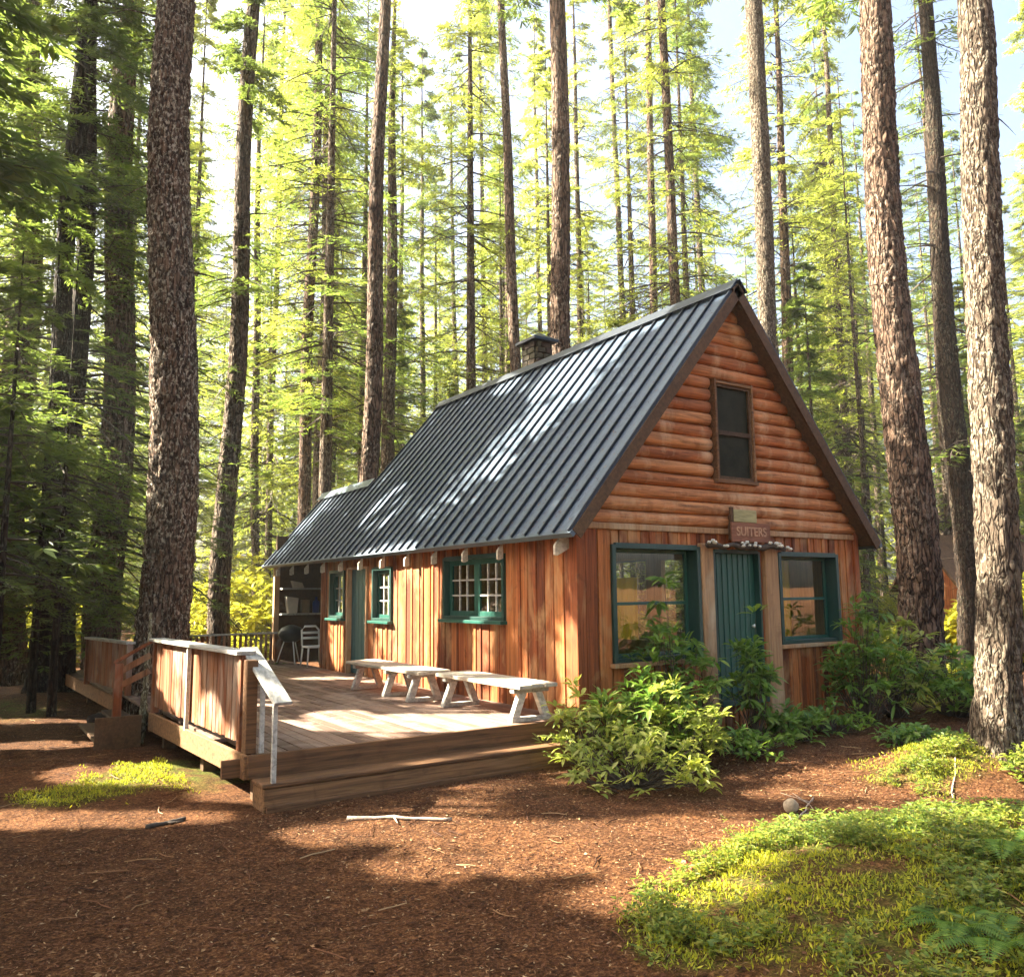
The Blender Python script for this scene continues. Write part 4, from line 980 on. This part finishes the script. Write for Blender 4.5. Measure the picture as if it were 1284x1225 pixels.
while cnt < 205:
    f_ = 24+60*rnd.random()**.8; l_ = rnd.uniform(-.72, .72)*f_
    p = CAM[:2]+FWH[:2]*f_+RH[:2]*l_
    if -6 < p[0] < 9 and -3 < p[1] < 15: continue
    if inbeam(*p): continue
    if any((p[0]-q[0])**2+(p[1]-q[1])**2 < 2.6 for q in placed): continue
    if any((p[0]-q[0])**2+(p[1]-q[1])**2 < 1.5 for q in TREEPOS): continue
    ck, cm_, yg = KIND[rnd.randrange(len(KIND))]
    if f_ > 45 and yg and rnd.random() < .5: continue
    placed.append(p); cnt += 1
    k = ck.rstrip('0123456789'); lab, grp = LAB[k]
    t = make_tree('young_conifer' if yg else 'conifer_tree', lab, 'tree', (p[0], p[1], float(gh(p[0], p[1]))), rnd.choice(TMY if yg else TMS), shared(ck), 'bark_far', cm_, grp, rnd.uniform(.8, 1.25), rnd.uniform(0, 6.28))
    if ck.startswith('branchy'): crown_of(t).scale[2] = 27/24
    sun_cut_crown(t, crown_of(t))

SPTS = []
for cx, cy, hl, hd, z in SPOT_G:
    for a in np.linspace(-.9, .9, 13):
        for b in (-.4, .4): SPTS.append(np.array([cx, cy, z])+RH*hl*a+FWH*hd*b)
for y, z, hy, hz in SPOT_W:
    for a in (-.6, 0, .6): SPTS.append(np.array([0, y+a*hy, z]))
SPTS = np.array(SPTS)
# trees behind the camera, mirrored in the windows
for k, (a, b) in enumerate(((-5, -3), (-7, 2), (-9, -8), (-10, 6), (-12, -1), (-14, 3), (-6, 9), (-16, -6), (-17, 9), (-20, 0), (-8, -13), (-13, 13))):
    p = CAM[:2]+FWH[:2]*(a-2)+RH[:2]*(b+3)
    make_tree('conifer_tree', 'tall conifer of the forest in front of the cabin, behind the viewer', 'tree', (p[0], p[1], float(gh(p[0], p[1]))), TMS[k % 3], shared(('tall1', 'branchy1', 'tall3')[k % 3]), 'bark_far', 'needle_mid', 'conifers behind the viewer', 1., k*1.3)
# unseen trees added left of the picture as shade, crowns cut for sun spots
k = 0
for (a, b) in ((7.5, 1.0), (8.6, -2.6), (10, 3.2), (11.8, .0), (10.5, -5.2), (13, 5.2), (14.5, -3.0), (15.5, 2.0), (17.5, 6.5), (18, -1.2), (13.5, -7.5), (20.5, 3.2), (22, 8.5), (9.5, -8.5)):
    o = np.array([-2.6, -1.4]); h = SUN[:2]/np.linalg.norm(SUN[:2]); pr = np.array([h[1], -h[0]])
    p = o+h*a+pr*(-b); base = np.array([p[0], p[1], float(gh(p[0], p[1]))])
    v = base-CAM; fx = v@RT/(v@FW)*FPX+642
    if v@FW > 0 and fx > -190:
        s = (fx+190)/FPX*(v@FW); p = p-RH[:2]*s; base[:2] = p
    best = None
    for tr in range(60):
        q = p+(np.array([rnd.uniform(-1.8, 1.8), rnd.uniform(-1.8, 1.8)]) if tr else 0); v = np.append(q, 0)-CAM; fx = v@RT/(v@FW)*FPX+642
        if v@FW > 0 and fx > -150: continue
        w = q-SPTS[:, :2]; al_ = w@h; pe = np.abs(w@pr); sc_ = ((pe < .3) & (al_ > 0) & (al_ < 27)).sum()
        if best is None or sc_ < best[0]: best = (sc_, q)
    p = best[1]; base = np.array([p[0], p[1], float(gh(p[0], p[1]))])
    Hh = rnd.uniform(17, 23); tm = trunk_mesh(Hh, zz(Hh, .17), straight, 14, 0, .05, .3, 70+k, -.3, 20, 10)
    cmh = crown_mesh(700+k, 2.2, Hh-.5, 120, 3.3, 11, 10, .34, .12, .25, .03, .8, keep=lit, world=base)
    make_tree('conifer_tree', 'dense unseen conifer added left of the clearing to shade the path and deck', 'tree', base, tm, cmh, 'bark_far', 'needle_dark', 'added conifers left of the clearing'); k += 1

# far-off wood that reads as one mass
g = np.random.default_rng(5); N = 26000
ang = g.uniform(-.95, .95, N)+YAW; R = g.uniform(78, 115, N); hz = g.beta(1.3, 1.6, N)*30
P = np.stack([CAM[0]+np.sin(ang)*R, CAM[1]+np.cos(ang)*R, hz+1.5], 1)
cl = fbm(np.stack([ang*22, hz*.18, R*.05], -1), 3, 3); P = P[cl > .40+.10*(hz[:]/30)]
D = g.normal(0, 1, P.shape)*np.array([1, 1, .35]); Nn = g.normal(0, .6, P.shape)+np.array([0, 0, 1])
V, F_ = kites(P, D, Nn, g.uniform(.8, 2.2, len(P)), g.uniform(.3, .6, len(P)))
o = mesh_obj('distant_woods', quadmesh('distant_woods', [(V, F_, 0)]), M['needle_far']); tag(o, 'hazy bright wood far behind the trunks', 'woods', None, 'stuff')

# ------------------------------------------------------------------ shrubs
def shrub(label, base, h, r, nros, ll, lw, mat, seed, nleaf=8, group=None, flat=.75, spread=.5, name='shrub'):
    base = np.array([base[0], base[1], float(gh(base[0], base[1]))]); g = np.random.default_rng(seed)
    o = empty(name, base); tag(o, label, 'shrub', group)
    az = g.random(nros)*6.283; rr = np.sqrt(g.random(nros))*r; zt = h*(g.uniform(.08, 1., nros)**.62)*g.uniform(.8, 1.12, nros)*np.sqrt(np.maximum(.08, 1-(rr/r)**2*flat))
    C = np.stack([rr*np.cos(az), rr*np.sin(az), zt], 1)
    t = np.linspace(0, 1, 6)[None, :, None]; st = C[:, None]*np.stack([.12+.88*t[..., 0]**.8, .12+.88*t[..., 0]**.8, t[..., 0]], -1)+g.normal(0, .012, (nros, 6, 3))
    sv, sf = vtubes(st, np.broadcast_to(np.linspace(.008, .003, 6), (nros, 6)), 4)
    me = quadmesh('stems', [(sv, sf, 0)]); mesh_obj('stems', me, M['twig'], o)
    nleaf += 3; a0 = g.random((nros, 1))*6.283+np.arange(nleaf)*2.4; el = g.uniform(-.25, .75, a0.shape)
    tilt = g.normal(0, .3, (nros, 1, 3))
    LD = np.stack([np.cos(a0)*np.cos(el), np.sin(a0)*np.cos(el), np.sin(el)], -1)+tilt
    LP = np.broadcast_to(C[:, None], LD.shape)+g.normal(0, .018, LD.shape)+LD*.02
    N = np.array([0, 0, 1.])+g.normal(0, .25, LD.shape)
    LD = LD.reshape(-1, 3); LP = LP.reshape(-1, 3); N = N.reshape(-1, 3); n = len(LP)
    l = 1.3*ll*g.uniform(.6, 1.25, n); w = 1.4*lw*g.uniform(.75, 1.2, n)
    D = LD/np.linalg.norm(LD, axis=1, keepdims=True); S = np.cross(D, N); S /= np.linalg.norm(S, axis=1, keepdims=True); U = np.cross(S, D)
    sag = g.uniform(.05, .35, n)
    L1, W1 = l[:, None], w[:, None]; dn = np.array([0, 0, -1.])*(sag*l)[:, None]
    p0 = LP; p1 = LP+D*L1*.35; p2 = LP+D*L1*.7+dn*.35; p3 = LP+D*L1+dn
    a1 = p1+S*W1*.45+U*W1*.12; b1 = p1-S*W1*.45+U*W1*.12; a2 = p2+S*W1*.42+U*W1*.1; b2 = p2-S*W1*.42+U*W1*.1
    V = np.stack([p0, a1, p1, b1, a2, p2, b2, p3], 1).reshape(-1, 3); b = np.arange(n)[:, None]*8
    F_ = np.concatenate([b+np.array([[0, 1, 2, 3]])*1, b+np.array([[1, 4, 5, 2]]), b+np.array([[2, 5, 6, 3]]), b+np.array([[4, 7, 6, 5]])])
    me = quadmesh('foliage', [(V, F_, 0)]); mesh_obj('foliage', me, M[mat], o)
    return o
shrub('tall rhododendron in front of the left front window', (1.15, -.45), 1.95, .62, 62, .15, .042, 'rhodo', 11, 9)
shrub('rhododendron spilling round the cabin corner left of the window', (.32, -.75), 1.15, .55, 56, .15, .042, 'rhodo', 12, 9)
shrub('pale sparse shrub leaning over the deck end by the bench', (-.30, -.5), .95, .48, 60, .12, .034, 'rhodo_lime', 13, 7)
shrub('lime green low shrub spreading over the path in front', (-.45, -1.45), .6, .78, 120, .085, .03, 'rhodo_lime', 14, 7, flat=.9)
shrub('upright lime shrub between the low one and the front wall', (.55, -1.2), .95, .42, 70, .10, .032, 'rhodo_lime', 15, 8)
shrub('rhododendron growing in front of the green front door', (2.25, -.7), 1.6, .27, 44, .15, .042, 'rhodo', 16, 9)
shrub('low leafy shrub at the foot of the front door', (2.75, -.9), .42, .36, 26, .14, .04, 'rhodo', 17, 8)
shrub('dark low ground shrub under the door rhododendron', (1.6, -1.1), .3, .55, 46, .09, .03, 'rhodo', 18, 7)
shrub('deep green rhododendron below the right front window', (4.75, -.6), 1.8, .58, 74, .15, .042, 'rhodo', 19, 9)
shrub('yellowish rhododendron at the right corner of the cabin', (5.75, -.45), 1.6, .6, 84, .14, .042, 'rhodo_lime', 20, 9)
shrub('glossy rhododendron at the foot of the massive right trunk', (6.6, -.9), 1.05, .75, 90, .15, .042, 'rhodo', 21, 9)
shrub('low dark shrub along the foot of the front wall right of the door', (3.75, -.75), .45, .5, 45, .10, .032, 'rhodo', 22, 7)
shrub('small low green plant at the path edge left of the lichen trunk', (3.6, -2.15), .22, .5, 70, .08, .035, 'rhodo', 23, 7)
shrub('scrubby green plant at the foot of the lichen trunk', (2.7, -3.9), .35, .4, 60, .07, .025, 'herb', 24, 7)
b1 = shrub('bright yellow bush beyond the back deck railing', (2.2, 19.), 3.2, 2.6, 420, .22, .085, 'bush_yellow', 31, 9)
shrub('bright yellow bush between the right trunks', (15.2, 4.6), 1.2, .9, 200, .16, .07, 'bush_yellow', 32, 9)
shrub('low sunny yellow bush on the verge between the right trunks', (10.4, 1.2), .45, .8, 120, .13, .055, 'bush_yellow', 33, 8)
# undergrowth bushes in the forest: copies
src = shrub('sunlit green undergrowth bush among the forest trunks', (-8, 24), 1.8, 1.6, 240, .2, .08, 'bush_yellow', 34, 8, 'undergrowth bushes in the forest')
rnd = random.Random(77); c = 0
while c < 34:
    f_ = rnd.uniform(20, 52); l_ = rnd.uniform(-.68, .68)*f_; p = CAM[:2]+FWH[:2]*f_+RH[:2]*l_
    if -6 < p[0] < 9 and -4 < p[1] < 14: continue
    vv = np.append(p, 0)-CAM; xx = 642+FPX*(vv@RT)/(vv@FW)
    if 1130 < xx < 1260: continue
    b = copy_tree(src); b.location = (p[0], p[1], float(gh(p[0], p[1]))-.1); b.rotation_euler[2] = rnd.uniform(0, 6.28); s = rnd.uniform(.6, 1.5); b.scale = (s, s, s*rnd.uniform(.7, 1.2)); c += 1

# ------------------------------------------------------------------ ground cover, litter, ferns, small things
g = np.random.default_rng(8)
def scatter(n, x0, x1, y0, y1): return np.stack([g.uniform(x0, x1, n), g.uniform(y0, y1, n)], 1)
def clear(xy): return ~((xy[:, 0] > -4.15) & (xy[:, 0] < 5.7) & (xy[:, 1] > -.37) & (xy[:, 1] < 12)) | ((xy[:, 0] > .05) & (xy[:, 1] < -.1) )
xy = scatter(420000, -6.5, 4.2, -7, 3); xy = np.concatenate([xy, scatter(50000, 5.5, 12, -3, 6)]); mk = mossmask(xy[:, 0], xy[:, 1]); xy = xy[(g.random(len(xy)) < mk*.85*(fbm(np.stack([xy[:, 0]*5, xy[:, 1]*5, xy[:, 0]*0], -1), 44, 3) > .40)) & clear(xy)]
z = gh(xy[:, 0], xy[:, 1]); n = len(xy); P = np.stack([xy[:, 0], xy[:, 1], z-.003+.05*np.maximum(0, fbm(np.stack([xy[:, 0]*5, xy[:, 1]*5, xy[:, 0]*0], -1), 44, 3)-.40)*4*g.random(n)], 1)
D = g.normal(0, .75, (n, 3))+np.array([0, 0, 1.]); Nn = g.normal(0, 1, (n, 3)); front = (xy[:, 1] < -3.6) & (xy[:, 0] > -3)
V, F_ = kites(P, D, Nn, g.uniform(.018, .05, n), g.uniform(.006, .014, n))
o = mesh_obj('moss_cover', quadmesh('moss_cover', [(V, F_, 0)]), M['moss']); tag(o, 'yellow green moss carpet on the mounds and verge', 'moss', None, 'stuff')
# small herbs on the front mound
xy = scatter(36000, -3.4, 3.2, -7, -2.9); mk = mossmask(xy[:, 0], xy[:, 1])*(fbm(np.stack([xy[:, 0]*1.3, xy[:, 1]*1.3, xy[:, 0]*0], -1), 12, 3) > .53)*(fbm(np.stack([xy[:, 0]*6, xy[:, 1]*6, xy[:, 0]*0], -1), 15, 2) > .42); q = gp(992, 1016); mk *= np.hypot(xy[:, 0]-q[0], xy[:, 1]-q[1]) > .45; xy = xy[g.random(len(xy)) < mk]
n = len(xy); k = 6; C = np.stack([xy[:, 0], xy[:, 1], gh(xy[:, 0], xy[:, 1])+(.01+.13*g.random(n)**1.6)], 1)
a = g.random((n, 1))*6.28+np.arange(k)*1.05; LD = np.stack([np.cos(a), np.sin(a), g.uniform(-.2, .6, a.shape)], -1).reshape(-1, 3); LP = np.repeat(C, k, 0)+g.normal(0, .008, (n*k, 3))
V, F_ = kites(LP, LD, np.array([0, 0, 1.])+g.normal(0, .3, LP.shape), g.uniform(.02, .062, n*k), g.uniform(.009, .026, n*k))
st = np.stack([C-np.stack([g.normal(0, .01, n), g.normal(0, .01, n), np.full(n, .07)], 1), C], 1); sv, sf = vtubes(st, np.full((n, 2), .001), 3)
o = mesh_obj('ground_herbs', quadmesh('ground_herbs', [(V, F_, 0), (sv, sf, 1)]), [M['herb'], M['twig']]); tag(o, 'small leafy ground plants covering the front right mound', 'ground plants', None, 'stuff')
# fallen needles, chips and leaves
xy = np.concatenate([scatter(95000, -7.5, 3, -6.5, -.4), scatter(26000, -9, -3.9, -1, 11), scatter(26000, .5, 9, -3.5, .0)]); xy = xy[clear(xy)]
dst = np.hypot(xy[:, 0]-CAM[0], xy[:, 1]-CAM[1]); n = len(xy); P = np.stack([xy[:, 0], xy[:, 1], gh(xy[:, 0], xy[:, 1])+g.uniform(.002, .012, n)], 1)
D = g.normal(0, 1, (n, 3))*np.array([1, 1, .18]); Nn = g.normal(0, .35, (n, 3))+np.array([0, 0, 1.])
big = g.random(n) < .04
V, F_ = kites(P, D, Nn, np.where(big, g.uniform(.02, .05, n), g.uniform(.012, .045, n)), np.where(big, g.uniform(.012, .028, n), g.uniform(.003, .009, n)))
nt_ = 640; q = np.concatenate([scatter(300, -7, 2, -6, -.6), scatter(220, -8, -4.2, -.5, 8), scatter(120, 1, 8, -3, -.6)]); L_ = g.uniform(.06, .3, nt_); a = g.random(nt_)*6.28; t_ = np.linspace(-.5, .5, 4)[None]
tx = q[:, :1]+np.cos(a)[:, None]*L_[:, None]*t_+g.normal(0, .008, (nt_, 4)); ty = q[:, 1:]+np.sin(a)[:, None]*L_[:, None]*t_+g.normal(0, .008, (nt_, 4)); C = np.stack([tx, ty, gh(tx, ty)+.008+g.uniform(0, .012, (nt_, 4))], -1); ok = clear(q)
tv, tf = vtubes(C[ok], np.broadcast_to((.0015+.012*L_[ok]*g.uniform(.4, 1.2, ok.sum()))[:, None], (ok.sum(), 4)), 4)
nr = 2600; rx = -.25+3.0*g.random(nr)**1.5; ry = g.uniform(-.2, 8.6, nr); Pr = np.stack([rx, ry, ZE+(rx+.28)*SL], 1)+NL*.006; Dr = g.normal(0, 1, (nr, 3)); Dr -= np.outer(Dr@NL, NL)
rv, rf_ = kites(Pr, Dr, np.broadcast_to(NL, Pr.shape)+g.normal(0, .1, Pr.shape), g.uniform(.02, .07, nr), g.uniform(.004, .012, nr))
rl = mesh_obj('fallen_needles', quadmesh('fallen_needles', [(rv-OFF[roof.name], rf_, 0)]), M['litter'], roof); rl['kind'] = 'stuff'
o = mesh_obj('needle_litter', quadmesh('needle_litter', [(V, F_, 0), (tv, tf, 0)]), M['litter']); tag(o, 'fallen needles and bark chips over the brown ground', 'litter', None, 'stuff')
# litter on deck
def fern(x, y, label, s=1., seed=1):
    base = np.array([x, y, float(gh(x, y))]); o = empty('fern', base); tag(o, label, 'fern'); g = np.random.default_rng(seed)
    for k in range(7):
        az = k*.9+g.uniform(-.2, .2); L = s*g.uniform(.32, .5); t = np.linspace(0, 1, 24); e = 1.05+g.uniform(-.2, .2)
        C = np.stack([np.cos(az)*L*t, np.sin(az)*L*t, L*(e*t-.95*t*t)], 1)+np.array([0, 0, -.02])
        sv, sf = vtubes(C[None], np.linspace(.004, .001, 24)[None], 4)
        T = np.gradient(C, axis=0); T /= np.linalg.norm(T, axis=1, keepdims=True); S = np.cross(T, [0, 0, 1.]); S /= np.linalg.norm(S, axis=1, keepdims=True); U = np.cross(S, T)
        w = L*.30*np.sin(np.pi*np.clip(t*.86+.1, 0, 1))**.8
        parts = [(sv, sf, 0)]
        for sd in (-1, 1):
            V, F_ = kites(C[3:], S[3:]*sd+T[3:]*.35-U[3:]*.12, U[3:], w[3:], np.full(21, L*.045)); parts.append((V, F_, 0))
        mesh_obj('frond', quadmesh('frond', parts), M['fern'], o)
    return o
for i, (x, y, s, lab) in enumerate(((-.95, -5.35, .75, 'small bright fern low in the front right corner, left of the others'), (-.55, -5.0, .8, 'bright green fern at the right picture edge below the mound'), (.15, -4.75, .85, 'fern highest up the front right mound edge'))):
    q = at_plane((1200, 1245, 1262)[i], (1170, 1190, 1100)[i], 2, GZ+.12); fern(q[0], q[1], lab, s, i+3)
def stick(name, label, p, q, r, mat, side=0, seed=0):
    a = gp(*p); b = gp(*q); g = np.random.default_rng(seed); t = np.linspace(0, 1, 12)[:, None]; xy = a+(b-a)*t+g.normal(0, .008, (12, 2))
    P = np.column_stack([xy, gh(xy[:, 0], xy[:, 1])+r*.7]); mb = MB(); mb.tube(P, r*g.uniform(.75, 1.15, 12)*np.linspace(1, .7, 12), 8)
    for k in range(side):
        j = g.integers(2, 10); d = np.append(g.normal(0, .12, 2), g.uniform(.0, .06)); mb.tube([P[j], P[j]+d*.6, P[j]+d], [r*.5, r*.35, r*.2], 5)
    o = mb.build(name, M[mat], None, True); tag(o, label, 'stick'); return o
stick('stick', 'straight pale broken stick on the path in front of the deck step', (436, 1028), (566, 1033), .019, 'greytwig', 1, 1)
stick('stick', 'short dark stick on the ground left of the deck corner', (182, 1037), (232, 1026), .022, 'twig', 1, 2)
stick('stick', 'pale stick beside the path right of the shrubs', (1130, 935), (1165, 940), .022, 'greytwig', 0, 3)
stick('twig', 'forked dry twig at the back of the front right mound', (1190, 1040), (1200, 975), .010, 'greytwig', 5, 4)
stick('twig', 'second dry twig lying on the mound near the picture edge', (1215, 1050), (1262, 1012), .009, 'greytwig', 5, 5)
stick('twig', 'thin dry twig among grey stalks near the pale stone', (1000, 1028), (1020, 1000), .008, 'greytwig', 6, 6)
stick('log', 'dark half buried log beside the side steps at left', (112, 908), (150, 900), .085, 'twig', 0, 7)
# leaf and stone
q = gp(862, 1105); zc = float(gh(*q))+.045; V = [(0, 0, 0)]; F_ = []
for k in range(10):
    a = k*math.pi/5; r = (.085 if k % 2 == 0 else .035)*(1 if k != 5 else .6); V.append((r*math.cos(a), r*math.sin(a), .012*(k % 2)+.01*math.sin(a*2)))
F_ = [(0, k+1, (k+1) % 10+1) for k in range(10)]
o = mesh_obj('maple_leaf', np_mesh('maple_leaf', np.array(V), F_), M['redleaf']); o.location = (q[0], q[1], zc); o.rotation_euler = (.25, -.3, .4); tag(o, 'fallen red maple leaf on the mossy mound edge', 'leaf')
q = gp(992, 1016); import bmesh
bm = bmesh.new(); bmesh.ops.create_icosphere(bm, subdivisions=4, radius=.062)
co = np.array([v.co for v in bm.verts]); k_ = 1+.5*(fbm(co*14, 3)-.5)
for v, s in zip(bm.verts, k_): v.co = Vector((v.co[0]*s*1.1, v.co[1]*s, v.co[2]*s*.95))
me = bpy.data.meshes.new('stone'); bm.to_mesh(me); bm.free(); me.polygons.foreach_set('use_smooth', [True]*len(me.polygons))
o = mesh_obj('stone', me, M['stone']); o.location = (q[0], q[1], float(gh(*q))+.06); tag(o, 'rounded pale stone at the back edge of the front right mound', 'stone')
# second cabin far right, mostly hidden by trunks
hb = at_depth(1262, 792, 27); hb[2] = float(gh(hb[0], hb[1])); sh_ = empty('shed', hb, -.5); tag(sh_, 'small dark red timber shed between the right trunks, far behind', 'shed')
OFF[sh_.name] = np.zeros(3)
mb = MB(); mb.box(-2.4, 2.4, -1.6, 1.6, -.2, 2.0); mb.build('wall', M['siding'], sh_)
mb = MB(); mb.hexa([(-2.8, -2.0, 1.85), (2.8, -2.0, 1.85), (2.8, 0, 3.6), (-2.8, 0, 3.6), (-2.8, -2.0, 1.97), (2.8, -2.0, 1.97), (2.8, 0, 3.72), (-2.8, 0, 3.72)]); mb.hexa([(-2.8, 0.001, 3.6), (2.8, .001, 3.6), (2.8, 2, 1.85), (-2.8, 2, 1.85), (-2.8, .001, 3.72), (2.8, .001, 3.72), (2.8, 2, 1.97), (-2.8, 2, 1.97)]); mb.build('roof', M['darkwood'], sh_)
mb = MB(); mb.add([(2.39, -1.6, 2.001), (2.39, 1.6, 2.001), (2.39, 0, 3.55)], [(0, 1, 2)]); mb.build('gable', M['siding'], sh_)
mb = MB(); mb.add([(-2.39, -1.6, 2.001), (-2.39, 1.6, 2.001), (-2.39, 0, 3.55)], [(2, 1, 0)]); mb.build('gable', M['siding'], sh_)

# ------------------------------------------------------------------ thin haze of the sunlit forest air
mb = MB(); mb.box(-140, 140, -60, 180, -3.5, 46); hz_ = mb.build('haze', [], None)
hm = bpy.data.materials.new('haze_air'); hm.use_nodes = True; hn = hm.node_tree; hn.nodes.remove(hn.nodes['Principled BSDF'])
pv = hn.nodes.new('ShaderNodeVolumePrincipled'); pv.inputs['Color'].default_value = (.95, .97, .9, 1); pv.inputs['Density'].default_value = .0006; pv.inputs['Anisotropy'].default_value = .3
hn.links.new(pv.outputs[0], hn.nodes['Material Output'].inputs['Volume']); hz_.data.materials.append(hm); tag(hz_, 'pale sunlit haze between the trees', 'haze', None, 'stuff')
